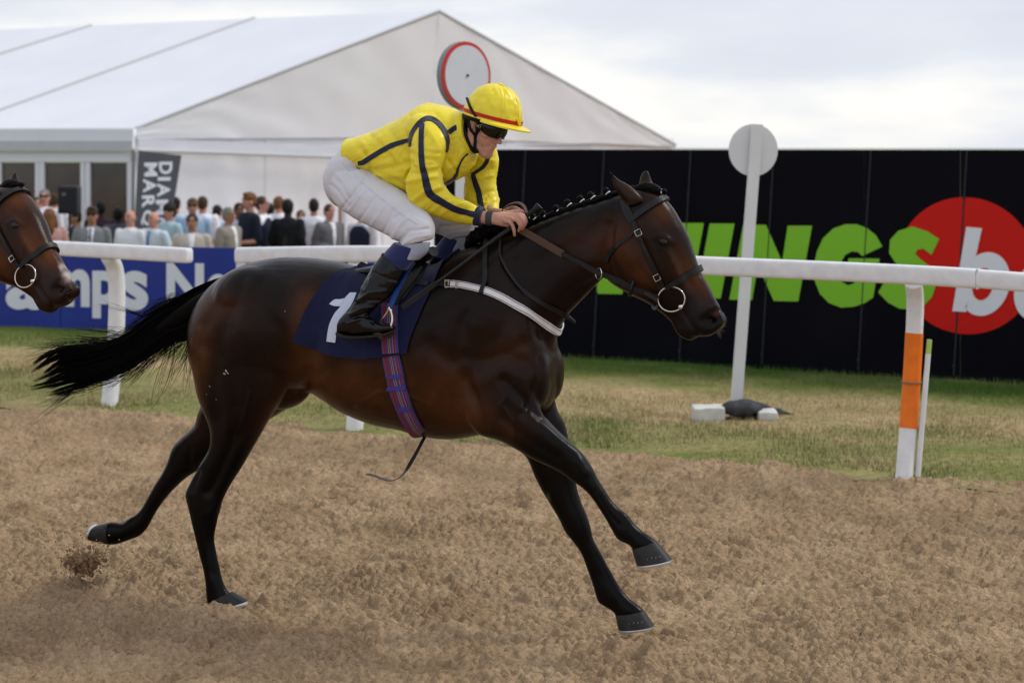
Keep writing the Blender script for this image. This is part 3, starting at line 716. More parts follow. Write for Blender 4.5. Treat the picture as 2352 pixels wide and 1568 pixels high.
V, Fc = tube([q(781, 470, 27.6), q(781, 470, 27.6) * (1, 1, 0) + (0, 0, GZ)], .03, 8); tt_ = mesh_obj('wooden_pole', V - np.array((V[:, 0].mean(), V[:, 1].mean(), GZ)), Fc, mat('pole wood', (.32, .20, .13), .7)); tt_.location = (V[:, 0].mean(), V[:, 1].mean(), GZ)
tag(tt_, 'thin brown pole standing by the marquee wall beside the grey jacketed man', 'pole')
# a house roof seen through? no: dark reflections only. Banner with rotated lettering
Db = 25.2
bn = [(318, 346), (415, 357), (402, 440), (385, 530), (372, 600), (306, 600), (311, 470)]
WBn = Wall((q(318, 400, Db)[0], Db), (q(415, 400, Db + .7)[0], Db + .7)); be = empty('banner', (WBn.a[0], WBn.a[1], GZ), WBn.ang); tag(be, 'tall dark grey banner with white sideways capitals beside the marquee corner', 'banner')
def stz(x, y): t, z = WBn.st(x, y); return (t, z - GZ)
flat_shape('banner_cloth', [stz(*p) for p in bn][::-1], .02, M['banner'], be, 0)
flat_shape('pole', [stz(303, 344), stz(306, 344), stz(304, 660), stz(300, 660)], .04, M['grey_metal'], be, .0)
def vg(ch, x0, y0, x1, y1):
    o_ = glyph(WBn, be, ch, x0, y0, x1, y1, M['white_print'], off=.022, depth=.004, bold=.03, rot=-90); o_.location = (0, 0, -GZ); return o_
for ch, y0, y1 in (('D', 372, 400), ('I', 407, 415), ('A', 421, 452), ('M', 459, 493), ('O', 500, 530), ('N', 538, 566)): vg(ch, 363 - (y0 - 372) * .09, y0, 393 - (y0 - 372) * .11, y1)
for ch, y0, y1 in (('M', 374, 405), ('A', 411, 442), ('R', 449, 477), ('Q', 483, 518), ('U', 524, 552)): vg(ch, 329 - (y0 - 372) * .07, y0, 359 - (y0 - 372) * .09, y1)
# loudspeaker
sp = q(160, 462, 24.4); se = empty('loudspeaker', (sp[0], sp[1], GZ + .02)); tag(se, 'black loudspeaker raised on a stand in front of the glazed doors', 'loudspeaker')
me_ = remesh([box((0, 0, sp[2] - GZ), (.29, .26, .41))], .02, 2); me_.materials.append(M['black_plastic']); oo = bpy.data.objects.new('cabinet', me_); COL.objects.link(oo); oo.parent = se
V, Fc = tube([(0, 0, 0), (0, 0, sp[2] - GZ - .2)], .02, 8); mesh_obj('pole', V, Fc, M['black_plastic'], se)
for a in (0, 120, 240): V, Fc = tube([(0, 0, .5), (.4 * math.cos(R(a)), .4 * math.sin(R(a)), 0)], .014, 6); mesh_obj('leg', V, Fc, M['black_plastic'], se)
V, Fc = ellip((-.05, -.135, sp[2] - GZ + .08), (.035, .01, .03)); mesh_obj('badge', V, Fc, mat('badge grey', (.12, .12, .14), .5), se)
# ------------------------------------------------------------------ the leading horse
HM = {}
HM['coat'] = mat('bay coat', (.02, .01, .006), .29, var=.28, vscale=9, bump=.12, bscale=150, attr='coat', spec=.13, stretch=(1, 1, 1))
HM['hair'] = mat('black hair', (.0022, .0020, .0022), .5, spec=.07)
HM['hoof'] = mat('hoof horn', (.022, .021, .022), .5, spec=.25, var=.35, vscale=30, bump=.1, bscale=40)
HM['shoe'] = mat('aluminium shoe', (.62, .63, .66), .3, metal=.8)
HM['nail'] = mat('nail', (.20, .16, .11), .5)
HM['leather'] = mat('black leather', (.006, .006, .007), .42, bump=.15, bscale=90, spec=.28)
HM['brown_rubber'] = mat('brown rein rubber', (.085, .042, .030), .6, bump=.3, bscale=200)
HM['steel'] = mat('steel', (.66, .62, .56), .22, metal=1.0)
HM['eye'] = mat('eye', (.003, .002, .002), .08, spec=.35)
HM['band'] = mat('plait band', (.66, .66, .66), .6)

TORSO = [(450, 728, 452, 800, 0, .06), (468, 690, 468, 862, 0, .15), (505, 645, 500, 895, 0, .215), (560, 610, 560, 905, 0, .265), (630, 592, 620, 905, 0, .285), (700, 591, 678, 895, 0, .275), (770, 601, 735, 905, 0, .26),
         (830, 616, 795, 944, 0, .265), (895, 628, 860, 971, 0, .28), (955, 630, 930, 986, 0, .285), (1010, 610, 985, 1001, 0, .275), (1062, 580, 1045, 1007, 0, .25), (1115, 560, 1108, 998, 0, .235), (1165, 560, 1162, 985, 0, .225), (1212, 610, 1210, 970, 0, .21), (1245, 690, 1243, 952, 0, .175), (1262, 760, 1260, 935, 0, .13), (1274, 820, 1272, 900, 0, .06)]
NECK = [(1040, 582, 1150, 930, 0, .17), (1095, 560, 1215, 900, 0, .165), (1150, 541, 1262, 832, 0, .15), (1200, 524, 1278, 772, 0, .125), (1255, 503, 1300, 728, 0, .105), (1310, 483, 1336, 690, 0, .092), (1368, 464, 1370, 655, 0, .085), (1420, 447, 1395, 628, 0, .080), (1452, 434, 1420, 600, 0, .075)]
HEAD = [(1440, 444, 1392, 560, 0, .060), (1462, 434, 1388, 612, 0, .080), (1488, 436, 1392, 638, 0, .094), (1516, 447, 1415, 657, 0, .098), (1542, 472, 1440, 671, 0, .100), (1563, 506, 1465, 684, 0, .097), (1580, 540, 1490, 697, 0, .088), (1592, 575, 1510, 711, 0, .076),
        (1604, 612, 1530, 727, 0, .066), (1621, 645, 1546, 742, 0, .058), (1637, 675, 1556, 754, 0, .055), (1651, 700, 1564, 766, 0, .056), (1662, 722, 1582, 774, 0, .056), (1664, 742, 1606, 773, 0, .048), (1658, 756, 1630, 772, 0, .03)]
LIP = [(1545, 715, 1540, 727, 0, .030), (1562, 738, 1548, 748, 0, .034), (1577, 757, 1560, 768, 0, .036), (1590, 772, 1576, 779, 0, .032), (1598, 779, 1588, 782, 0, .02)]
NH = [(690, 690, 440, 740, -.10, .12), (690, 800, 438, 790, -.125, .135), (680, 856, 447, 850, -.13, .13), (655, 902, 458, 905, -.135, .118), (628, 945, 472, 945, -.135, .10), (604, 985, 486, 985, -.13, .082), (580, 1027, 484, 1027, -.13, .068),
      (552, 1077, 458, 1070, -.13, .055), (530, 1112, 438, 1105, -.13, .047), (516, 1138, 426, 1134, -.13, .044), (505, 1166, 433, 1164, -.13, .042), (497, 1200, 443, 1205, -.13, .036), (491, 1235, 451, 1237, -.13, .031), (496, 1268, 459, 1270, -.13, .028),
      (503, 1302, 468, 1304, -.13, .028), (510, 1334, 474, 1338, -.13, .031), (521, 1356, 475, 1364, -.13, .033), (538, 1372, 478, 1388, -.13, .035), (548, 1382, 486, 1396, -.13, .030)]
FH = [(704, 862, 500, 860, .10, .12), (688, 915, 470, 920, .12, .11), (640, 950, 458, 948, .12, .10), (575, 990, 450, 974, .125, .085), (520, 1035, 420, 1003, .13, .068), (470, 1072, 399, 1026, .13, .052), (430, 1096, 389, 1055, .13, .044), (402, 1120, 375, 1085, .13, .038), (378, 1147, 358, 1110, .13, .033),
      (360, 1173, 343, 1136, .13, .029), (346, 1198, 328, 1162, .13, .028), (336, 1216, 314, 1178, .13, .030), (320, 1232, 297, 1188, .13, .032), (300, 1239, 283, 1199, .13, .030), (282, 1246, 272, 1200, .13, .030), (262, 1251, 256, 1198, .13, .033), (246, 1248, 242, 1201, .13, .030)]
NF = [(1195, 740, 1050, 830, -.12, .09), (1222, 830, 1058, 930, -.145, .098), (1230, 905, 1095, 992, -.15, .098), (1250, 957, 1150, 1012, -.15, .085), (1277, 987, 1192, 1034, -.145, .070), (1304, 1011, 1228, 1055, -.14, .060), (1327, 1030, 1262, 1070, -.135, .053), (1345, 1051, 1292, 1087, -.13, .048),
      (1360, 1074, 1315, 1104, -.13, .046), (1372, 1099, 1336, 1117, -.13, .040), (1386, 1122, 1355, 1136, -.13, .034), (1403, 1147, 1374, 1163, -.13, .029), (1422, 1167, 1391, 1190, -.13, .028), (1440, 1180, 1404, 1214, -.13, .030), (1456, 1202, 1420, 1238, -.13, .033), (1474, 1219, 1444, 1249, -.13, .030), (1504, 1240, 1453, 1259, -.13, .034), (1514, 1252, 1456, 1270, -.13, .030)]
FF = [(1262, 860, 1130, 890, .11, .08), (1278, 936, 1160, 980, .125, .078), (1297, 972, 1190, 1030, .13, .068), (1308, 1015, 1212, 1052, .13, .060), (1316, 1062, 1230, 1095, .13, .054), (1322, 1110, 1247, 1127, .13, .049), (1333, 1150, 1268, 1162, .13, .045), (1347, 1183, 1285, 1190, .13, .044),
      (1356, 1211, 1297, 1217, .13, .040), (1362, 1236, 1315, 1241, .13, .033), (1373, 1257, 1331, 1264, .13, .028), (1384, 1276, 1341, 1285, .13, .026), (1394, 1295, 1349, 1308, .13, .026), (1405, 1314, 1358, 1333, .13, .027), (1415, 1333, 1366, 1358, .13, .031), (1429, 1356, 1375, 1382, .13, .033), (1445, 1374, 1398, 1396, .13, .030), (1474, 1397, 1413, 1407, .13, .034), (1484, 1411, 1415, 1420, .13, .030)]
NEAR_EAR = [(1478, 464, 1436, 476, -.062, .030), (1477, 456, 1430, 460, -.065, .034), (1468, 444, 1421, 447, -.068, .032), (1454, 432, 1413, 434, -.07, .026), (1437, 421, 1408, 423, -.072, .018), (1422, 413, 1405, 412, -.073, .011), (1411, 403, 1402, 402, -.074, .006), (1402, 393, 1400, 394, -.074, .002)]
FAR_EAR = [(1512, 440, 1470, 444, .062, .028), (1506, 431, 1469, 430, .065, .028), (1499, 420, 1469, 419, .067, .022), (1494, 409, 1471, 409, .068, .016), (1491, 399, 1475, 399, .069, .010), (1487, 392, 1481, 392, .07, .004)]
def e_(x, y, w, rx, ry, rw, rot=0): # ellipsoid by px centre, px radii
    c = U(x, y, w); a = U(x + rx, y, w)[0] - c[0]; b = c[2] - U(x, y + ry, w)[2]; return ellip(c, (a, rw, b), (0, rot, 0), 22, 14)
def both(x, y, w, rx, ry, rw, rot=0): P = e_(x, y, -w, rx, ry, rw, rot); return [P, mirror(P)]

def horse_body(legs=True):
    parts = [loft(TORSO, 8, 44, 2.2), loft(NECK, 7, 32), loft(HEAD, 7, 32, 2.3), loft(LIP, 5, 18)]
    if legs:
        parts += [loft(NH, 7, 28), loft(FH, 7, 28), loft(NF, 7, 28), loft(FF, 7, 28)]
        parts += [e_(668, 900, .0, 52, 34, .09, -30)]
        for x, y, w, r_ in ((1448, 1243, -.13, .011), (1378, 1380, .13, .010), (480, 1346, -.13, .011), (286, 1206, .13, .010), (1336, 1074, -.13, .034), (1324, 1190, .13, .034), (440, 1136, -.13, .022), (409, 1040, .13, .022)):
            c_ = U(x, y, w); parts.append(ellip(c_, (r_, r_ * 1.1, r_ * 1.15)))
    else:
        parts += [loft(NH[:8], 7, 28), mirror(loft(NH[:8], 7, 28)), loft(NF[:3], 7, 28), mirror(loft(NF[:3], 7, 28))]
        for s in (1, -1): # gathered legs, folded under the body
            for P in ([U(520, 1040, 0), U(640, 1120, 0), U(600, 1230, 0), U(690, 1300, 0)], [U(1120, 960, 0), U(1060, 1100, 0), U(960, 1190, 0), U(900, 1130, 0)]):
                P = np.array(P); P[:, 1] = .12 * s; parts.append(capsule(P, [.075, .05, .03, .035], 14, 6))
    # haunch, shoulder, cheek, brow, nostril masses
    parts += both(585, 690, .12, 95, 80, .15) + both(1120, 740, .09, 105, 130, .15, 20) + both(1160, 900, .12, 80, 60, .12) + both(660, 790, .13, 60, 75, .12)
    parts += both(1455, 610, .045, 58, 52, .048) + both(1522, 552, .068, 27, 19, .032, 30) + both(1640, 733, .030, 24, 22, .036, 30) + both(1545, 610, .045, 26, 45, .022, -35)
    parts += both(1238, 868, .085, 26, 66, .085)
    me = remesh(parts + ears, .0072, 9, .5) if False else remesh(parts, .0072, 9, .5)
    V, N = get_vn(me)
    s = lambda pts, r, a, side=0: stroke(V, N, pts, r * (1.32 if min(p[0] for p in pts) < 1300 else 1), a * (1.0 if min(p[0] for p in pts) < 1300 and max(p[1] for p in pts) < 1010 else (1.5 if min(p[1] for p in pts) > 960 else 1)), side=side)
    # hollows (-) and ridges (+) of the muscles, traced along the animal's side
    if legs:
        s([(1158, 873), (1196, 911), (1243, 955)], 9, -.020, -1); s([(1180, 905), (1230, 950), (1290, 1010)], 14, .008, -1)
        s([(1070, 870), (1092, 925), (1112, 985)], 9, -.012, -1); s([(1150, 960), (1215, 1010), (1280, 1052)], 8, -.007, -1)
        s([(1240, 830), (1228, 880), (1216, 925), (1205, 950)], 7, -.014, -1); s([(1228, 830), (1212, 900)], 8, .007, -1)
        s([(690, 850), (672, 900), (640, 950)], 12, .006, -1); s([(706, 850), (690, 905)], 9, -.016)
        s([(540, 1000), (505, 1080), (478, 1130)], 9, -.010, -1); s([(455, 1085), (440, 1120)], 6, -.006, -1); s([(476, 1190), (484, 1260), (490, 1320)], 4, -.005, -1)
        s([(500, 1165), (480, 1180)], 9, .004, -1); s([(1368, 1125), (1400, 1180), (1422, 1205)], 4, -.004, -1); s([(1330, 1060), (1345, 1085)], 9, .005, -1)
        s([(1310, 1270), (1345, 1330)], 4, -.003, 1)
        s([(402, 1040), (385, 1095)], 5, -.004); s([(1350, 1240), (1375, 1300), (1392, 1345)], 4, -.004)
    s([(560, 640), (540, 700), (505, 790), (490, 880), (500, 960)], 13, -.010); s([(470, 760), (465, 840), (482, 930)], 9, .005)
    s([(640, 610), (665, 665), (700, 720), (720, 790), (700, 850)], 16, -.012); s([(690, 665), (715, 700)], 20, .013); s([(560, 760), (590, 830), (600, 900)], 22, .010); s([(530, 850), (545, 930)], 11, -.008)
    s([(600, 700), (640, 760), (655, 830)], 13, -.007); s([(730, 800), (745, 850), (712, 880)], 10, -.010)
    for k in range(7): x = 800 + k * 34; s([(x + 22, 830), (x + 12, 880), (x - 8, 935)], 8, .0022)
    s([(985, 790), (1040, 840), (1085, 905)], 14, -.009); s([(1180, 600), (1105, 665), (1060, 750), (1040, 830)], 12, -.010); s([(1215, 640), (1210, 720), (1185, 800)], 18, .010)
    s([(1060, 820), (1130, 830), (1200, 790)], 12, -.009); s([(1080, 880), (1150, 850), (1215, 860)], 18, .007); s([(1190, 830), (1212, 850)], 10, -.007)
    s([(1240, 770), (1262, 790), (1268, 850)], 9, -.006)
    # neck: jugular groove, crest, brachiocephalic
    s([(1385, 640), (1330, 665), (1270, 720), (1240, 770)], 9, -.009); s([(1360, 600), (1300, 640), (1235, 700)], 16, .007); s([(1400, 500), (1330, 560), (1230, 600), (1170, 640)], 16, -.007)
    s([(1425, 470), (1300, 515), (1200, 550)], 15, .005); s([(1398, 520), (1390, 570), (1396, 620)], 10, -.010)
    # head: jaw edge, cheek crest, brow hollow, nose side
    s([(1412, 470), (1404, 540), (1408, 600), (1430, 650)], 6, -.006); s([(1478, 560), (1500, 620), (1520, 655)], 8, -.007); s([(1535, 580), (1556, 625), (1566, 650)], 5, .006)
    s([(1548, 570), (1572, 620), (1588, 660)], 9, -.008); s([(1505, 505), (1520, 520)], 10, -.008); s([(1500, 545), (1512, 539), (1528, 540), (1540, 553)], 3.5, .005); s([(1510, 569), (1524, 574), (1540, 570)], 3, .003)
    s([(1610, 640), (1632, 680), (1648, 706)], 4, .003); s([(1590, 650), (1612, 690)], 7, -.004)
    s([(1562, 708), (1579, 729), (1597, 757), (1606, 772)], 3.0, -.011); s([(1548, 725), (1562, 745)], 6, -.004)
    s([(1634, 734), (1646, 724)], 14.5, -.062); s([(1617, 722), (1626, 709), (1645, 704), (1661, 714), (1665, 733), (1656, 749), (1636, 755), (1617, 746)], 4, .009); s([(1612, 735), (1622, 752), (1638, 756)], 3.5, -.005)
    s([(1428, 575), (1450, 600), (1470, 590)], 18, .003)
    V = relax(me, V, 2); set_v(me, V); N = get_vn(me)[1]
    # veins and skin unevenness
    for vein in ([(820, 930), (870, 900), (930, 905), (990, 930)], [(1180, 880), (1150, 930), (1190, 985)], [(575, 900), (560, 960), (540, 1010)], [(1548, 600), (1535, 640), (1548, 670)], [(1470, 600), (1500, 640), (1520, 670)]): s(vein, 2.8, .0042)
    V += N * ((fbm(V[:, 0] * 5, V[:, 2] * 5, 3, z=V[:, 1] * 5) - .5) * .008)[:, None]
    set_v(me, V)
    # coat: black points, dark brown body, tan where the coat is thin
    W = V.copy(); W[:, 1] = -np.abs(W[:, 1]); x, y = FR.px(W)
    if legs: # far legs by their own pixels
        x0, y0 = FR.px(V); far = (V[:, 1] > 0) & (y0 > 940); x = np.where(far, x0, x); y = np.where(far, y0, y)
    def blob(px_, py_, rx, ry, rot=0):
        c_, s_ = math.cos(R(rot)), math.sin(R(rot)); dx, dy = x - px_, y - py_; a = dx * c_ + dy * s_; b = -dx * s_ + dy * c_
        return np.exp(-((a / rx) ** 2 + (b / ry) ** 2))
    n = fbm(V[:, 0] * 4, V[:, 2] * 4, 4, z=V[:, 1] * 4)
    black = np.array((.0017, .0014, .0017)); dark = np.array((.0082, .0039, .0028)); tan = np.array((.078, .026, .0080))
    tn_ = 1.0 * blob(705, 740, 36, 85) + .8 * blob(455, 830, 26, 130, 8) + .75 * blob(800, 880, 130, 70, 10) + .8 * blob(1060, 930, 60, 90, -20) + .5 * blob(930, 900, 90, 90) + .6 * blob(600, 1000, 30, 90, 30) \
        + .7 * blob(1425, 560, 45, 55) + .75 * blob(1520, 490, 30, 30) + .9 * blob(1600, 650, 22, 60, -32) + .5 * blob(1560, 600, 20, 50, -20) + .5 * blob(1470, 640, 40, 40) + .35 * blob(1180, 800, 60, 60) + .4 * blob(520, 700, 60, 60) + .45 * blob(720, 860, 40, 40) + .45 * blob(1190, 1000, 40, 40)+ .35 * blob(1340, 560, 60, 50)
    tn_ = np.clip(tn_ * (.55 + n * .9), 0, 1)
    leg = np.clip((y - 985) / 60, 0, 1); leg = np.maximum(leg, np.clip((y - 930) / 110, 0, 1) * ((x > 1180) | ((x < 640) & (x > 520))))
    muz = blob(1625, 735, 52, 44, 35); crest = np.clip(1 - np.abs(y - (430 + (1480 - x) * .33)) / 46, 0, 1) * (x > 1050) * (x < 1480)
    topd = blob(680, 610, 250, 40) * .6 + blob(560, 640, 90, 50) * .5
    bl = np.clip(np.maximum.reduce([leg, muz * .9, crest * .9, topd]) + (n - .5) * .25 * (leg < .95), 0, 1)[:, None]
    C = dark * (1 - tn_[:, None]) + tan * tn_[:, None]; C = C * (1 - bl) + black * 1.15 * bl
    grey = (.5 * blob(1575, 735, 22, 26) + .5 * blob(1600, 700, 30, 22) + .35 * blob(1650, 700, 14, 25))[:, None]; C = C * (1 - grey) + np.array((.022, .020, .021)) * grey
    dk = np.clip(2.6 * blob(1637, 731, 18, 14) + 1.2 * blob(1522, 557, 17, 11) + 1.2 * blob(1588, 746, 4, 26, -32), 0, 1)[:, None]; C = C * (1 - dk) + np.array((.0035, .003, .003)) * dk  # shade of nostril hole and mouth line painted in; skin round the eye dark
    nost = blob(1646, 721, 7, 5)[:, None]; C = C * (1 - nost) + np.array((.075, .010, .006)) * nost
    gr = blob(1258, 1148, 5, 12)[:, None] * 1.0; C = C * (1 - gr) + np.array((.07, .07, .055)) * gr
    set_col(me, C); me.materials.append(HM['coat']); return me

def hoof(co, gr, w, b, nm='hoof', par=None, off=None, nails=False):
    """coronet px pair -> ground px pair"""
    (f1, r1_), (f2, r2_) = co, gr
    st = [(*f1, *r1_, w, b * .76), ((f1[0] * 2 + f2[0]) / 3, (f1[1] * 2 + f2[1]) / 3, (r1_[0] * 2 + r2_[0]) / 3, (r1_[1] * 2 + r2_[1]) / 3, w, b * .95), (*f2, *r2_, w, b * 1.12)]
    V, Fc = loft(st, 5, 26, 2.1); o = mesh_obj(nm, V, Fc, HM['hoof'], par, local=off)
    p, q_ = np.array(f2, float), np.array(r2_, float); d = (q_ - p); nrm = np.array((-d[1], d[0])) / np.linalg.norm(d); nrm = nrm if nrm @ (np.array(f2) - np.array(f1)) > 0 else -nrm
    a1, b1_ = p + nrm * .5, q_ + nrm * .5; a2, b2_ = p + nrm * 6, q_ + nrm * 6
    V, Fc = loft([(*a1, *b1_, w, b * 1.15), (*((a1 + a2) / 2), *((b1_ + b2_) / 2), w, b * 1.17), (*a2, *b2_, w, b * 1.12)], 2, 26, 2.1); mesh_obj('shoe', V, Fc, HM['shoe'], o).location = -0 * np.array(off)
    if nails:
        for k in range(4):
            u_ = .30 + .12 * k; x_, y_ = r2_[0] + (f2[0] - r2_[0]) * u_, r2_[1] + (f2[1] - r2_[1]) * u_ - 9 - k % 2; bw = b * (1.02 - .1 * abs(u_ - .5))
            V, Fc = ellip(U(x_, y_, w + (-bw if w < 0 else bw * -1.0)), (.0022, .003, .0035)); n_ = mesh_obj('nail', V, Fc, HM['nail'], o, local=off)
    sh = [c for c in o.children if c.name.startswith('shoe')][0]; Vn, _ = get_vn(sh.data); set_v(sh.data, Vn - np.array(off)); return o

h_off = np.array((U(850, 1300, 0)[0], 0, 0)); horse = root_at('racehorse', h_off)
tag(horse, 'dark bay racehorse at full gallop with plaited mane, carrying the jockey in yellow', 'horse')
body_me = horse_body(True); HB = bvh_of(body_me)
Vb, _ = get_vn(body_me); set_v(body_me, Vb - h_off); o = bpy.data.objects.new('body', body_me); COL.objects.link(o); o.parent = horse
def hp(nm, VF, m, par=horse, off=h_off, lab=None, sm=True):
    o = mesh_obj(nm, VF[0], VF[1], m, par, smooth=sm, local=off)
    if lab: o['label'] = lab
    return o
def ear(st, side):
    # cupped shell: outer loft, hollow opening marked by a darker inner sheet
    V, Fc = loft(st, 6, 20, 2.0); me = remesh([(V, Fc)], .0035, 5); V, N = get_vn(me)
    if side < 0: stroke(V, N, [(1402, 398), (1410, 425), (1424, 450), (1438, 466)], 4.5, -.007, side=-1)
    C = np.tile(np.array((.030, .0155, .008)), (len(V), 1)); x, y = FR.px(V); tip = np.clip((425 - y) / 30, 0, 1)[:, None]; C = C * (1 - tip * .75) + np.array((.006, .005, .004)) * tip * .75
    set_col(me, C); me.materials.append(HM['coat']); set_v(me, V - h_off); o = bpy.data.objects.new('ear', me); COL.objects.link(o); o.parent = horse; return o
ear(NEAR_EAR, -1); ear(FAR_EAR, 1)
hoof(((532, 1358), (482, 1382)), ((567, 1380), (498, 1396)), -.13, .047, par=horse, off=h_off)
hoof(((254, 1251), (252, 1200)), ((212, 1240), (222, 1206)), .13, .047, par=horse, off=h_off)
hoof(((1507, 1242), (1452, 1260)), ((1543, 1284), (1463, 1296)), -.13, .047, par=horse, off=h_off, nails=True)
hoof(((1478, 1402), (1414, 1410)), ((1502, 1436), (1421, 1443)), .13, .047, par=horse, off=h_off, nails=True)
for s_ in (-1, 1):
    c = U(1523, 556, 0); h_, n_ = hit(HB, 1523, 556); ey = h_.copy() - n_ * .006
    if s_ > 0: ey[1] *= -1
    hp('eye', ellip(ey, (.0195, .010, .0130), (0, 22, 0)), HM['eye'])
# plaits along the crest, each a rolled ball with a white band
rn = np.random.default_rng(3)
for (x, y) in ((1224, 497), (1247, 491), (1277, 478), (1303, 465), (1332, 456), (1357, 448), (1391, 438)):
    c = U(x, y, 0.0); d = U(x + 4, y + 5, 0) - c; d /= np.linalg.norm(d)
    me_ = remesh([ellip(c, (.0145, .015, .0145)), capsule([c, c + d * .04, c + d * .07], [.010, .012, .016], 10, 3)], .0022, 2); V, N = get_vn(me_)
    V += N * ((fbm(V[:, 0] * 160, V[:, 2] * 160, 2, z=V[:, 1] * 160) - .5) * .005)[:, None]; set_v(me_, V - h_off); me_.materials.append(HM['hair']); o = bpy.data.objects.new('plait', me_); COL.objects.link(o); o.parent = horse
    V, Fc = tube([c + d * .012, c + d * .0165], .0135, 14); mesh_obj('plait_band', V, Fc, HM['band'], o, local=h_off)
# loose tuft of mane in front of the withers
P = [U(x, y, .0) for x, y in ((1075, 560), (1100, 541), (1130, 527), (1165, 517), (1200, 512), (1222, 507))]
me_ = remesh([capsule(P, [.020, .034, .040, .036, .026, .012], 14, 6)], .004, 2); V, N = get_vn(me_)
V += N * ((fbm(V[:, 0] * 90, V[:, 2] * 25, 3, z=V[:, 1] * 60) - .5) * .022)[:, None]; set_v(me_, V - h_off); me_.materials.append(HM['hair']); o = bpy.data.objects.new('mane_tuft', me_); COL.objects.link(o); o.parent = horse
# crest hair lying between the plaits + forelock
P = [U(x, y, .0) for x, y in ((1085, 556), (1120, 544), (1160, 532), (1200, 519), (1240, 503), (1290, 486), (1345, 467), (1400, 448), (1440, 436), (1462, 434))]
me_ = remesh([capsule(P, [.010, .016, .017, .016, .015, .014, .013, .013, .013, .015], 12, 6)], .004, 2); V, N = get_vn(me_)
V += N * ((fbm(V[:, 0] * 70, V[:, 2] * 20, 3, z=V[:, 1] * 40) - .5) * .014)[:, None]; set_v(me_, V - h_off); me_.materials.append(HM['hair']); o = bpy.data.objects.new('mane_hair', me_); COL.objects.link(o); o.parent = horse
P = [U(1460, 436, .0), U(1482, 432, .0), (U(1505, 437, .0)), U(1520, 446, .0)]
me_ = remesh([capsule(P, [.014, .026, .024, .012], 12, 6), ellip(U(1525, 440, 0), (.014, .014, .013))], .003, 2); V, N = get_vn(me_)
V += N * ((fbm(V[:, 0] * 40, V[:, 2] * 120, 3, z=V[:, 1] * 120) - .5) * .008)[:, None]; set_v(me_, V - h_off); me_.materials.append(HM['hair']); o = bpy.data.objects.new('forelock', me_); COL.objects.link(o); o.parent = horse
V, Fc = tube([U(1519, 441, 0), U(1521.5, 441, 0)], .0125, 14); mesh_obj('plait_band', V, Fc, HM['band'], o, local=h_off)

def strands(lines, w=.0011):
    """thin flat hair blades: list of (k x 3) arrays"""
    Vs, Qs, o_ = [], [], 0
    for P in lines:
        k = len(P); T = np.gradient(P, axis=0); r = rn.normal(size=3); S = np.cross(T, r); S /= np.linalg.norm(S, axis=1)[:, None] + 1e-9
        ww = (w * np.linspace(1, .15, k))[:, None]; Vs.append(np.stack([P - S * ww, P + S * ww], 1).reshape(-1, 3)); a = o_ + 2 * np.arange(k - 1)
        Qs.append(np.stack([a, a + 1, a + 3, a + 2], 1)); o_ += 2 * k
    return np.vstack(Vs), np.vstack(Qs)
up_ = crom([(505, 637), (455, 655), (412, 676), (372, 698), (330, 728), (285, 765), (235, 782), (175, 790), (120, 800), (82, 838)], 6)
lo_ = crom([(470, 720), (448, 765), (425, 785), (395, 790), (352, 818), (310, 846), (262, 870), (205, 890), (150, 905), (92, 915)], 6)
lines = []
for i in range(9500):
    a = rn.beta(1.1, 1.1); b = rn.random() ** .5 * (1 if rn.random() < .92 else 1.06); n0 = rn.integers(0, 18)
    end = int(len(up_) * (.62 + .38 * rn.random() ** .22)); idx = np.arange(n0, max(end, n0 + 10)); idx = np.minimum(idx, len(up_) - 1)
    t = idx / (len(up_) - 1); jag = .5 + .5 * np.sin(a * 23) * np.sin(a * 7 + 2)
    ac = (np.floor(a * 26) + .5) / 26; cj = _tab[int(a * 26), 7]; a_ = a + (ac - a) * .5 * np.clip(t, 0, 1) ** 2
    aa = np.clip(a_ + (np.sin(t * 3 + a * 9) * .05) + rn.normal() * .012 * t, -.02, 1.02)
    p = up_[idx] * (1 - aa[:, None]) + lo_[idx] * aa[:, None]
    ext = (t > .8) * (t - .8) * 5 * (-34 + 62 * cj + 14 * rn.random()); p[:, 0] += ext; p[:, 1] += ext * -.25 * (1 - a * 1.6)
    w_ = (rn.random() - .5) * .085 * np.sin(np.clip(t * 1.5 + .25, 0, 1.6))
    th_ = np.sqrt(np.clip(1 - (2 * a - 1) ** 2, .05, 1)); W_ = w_ * th_
    lines.append(np.array([U(q_[0], q_[1], ww_) for q_, ww_ in zip(p[::3], W_[::3])]))
for (x, y, dx, dy, n_) in ((430, 785, -55, 110, 14), (440, 780, -20, 125, 12), (395, 790, -40, 130, 14), (350, 815, -40, 60, 10), (300, 850, -60, 35, 14), (445, 800, 8, 90, 8), (330, 725, -90, -25, 14), (270, 765, -110, -10, 18), (160, 900, -70, 30, 10), (230, 785, -90, -8, 16), (420, 790, -70, 75, 10)):
    for _ in range(n_):
        t = np.linspace(0, 1, 8); l_ = .6 + .6 * rn.random(); wv = rn.normal() * 9
        p = np.stack([x + rn.normal() * 9 + dx * t ** 1.3 * l_ + wv * np.sin(t * 4) * t, y + rn.normal() * 6 + dy * t * l_ + rn.normal() * 8 * t * t], 1); w_ = rn.normal() * .03
        lines.append(np.array([U(q_[0], q_[1], w_) for q_ in p]))
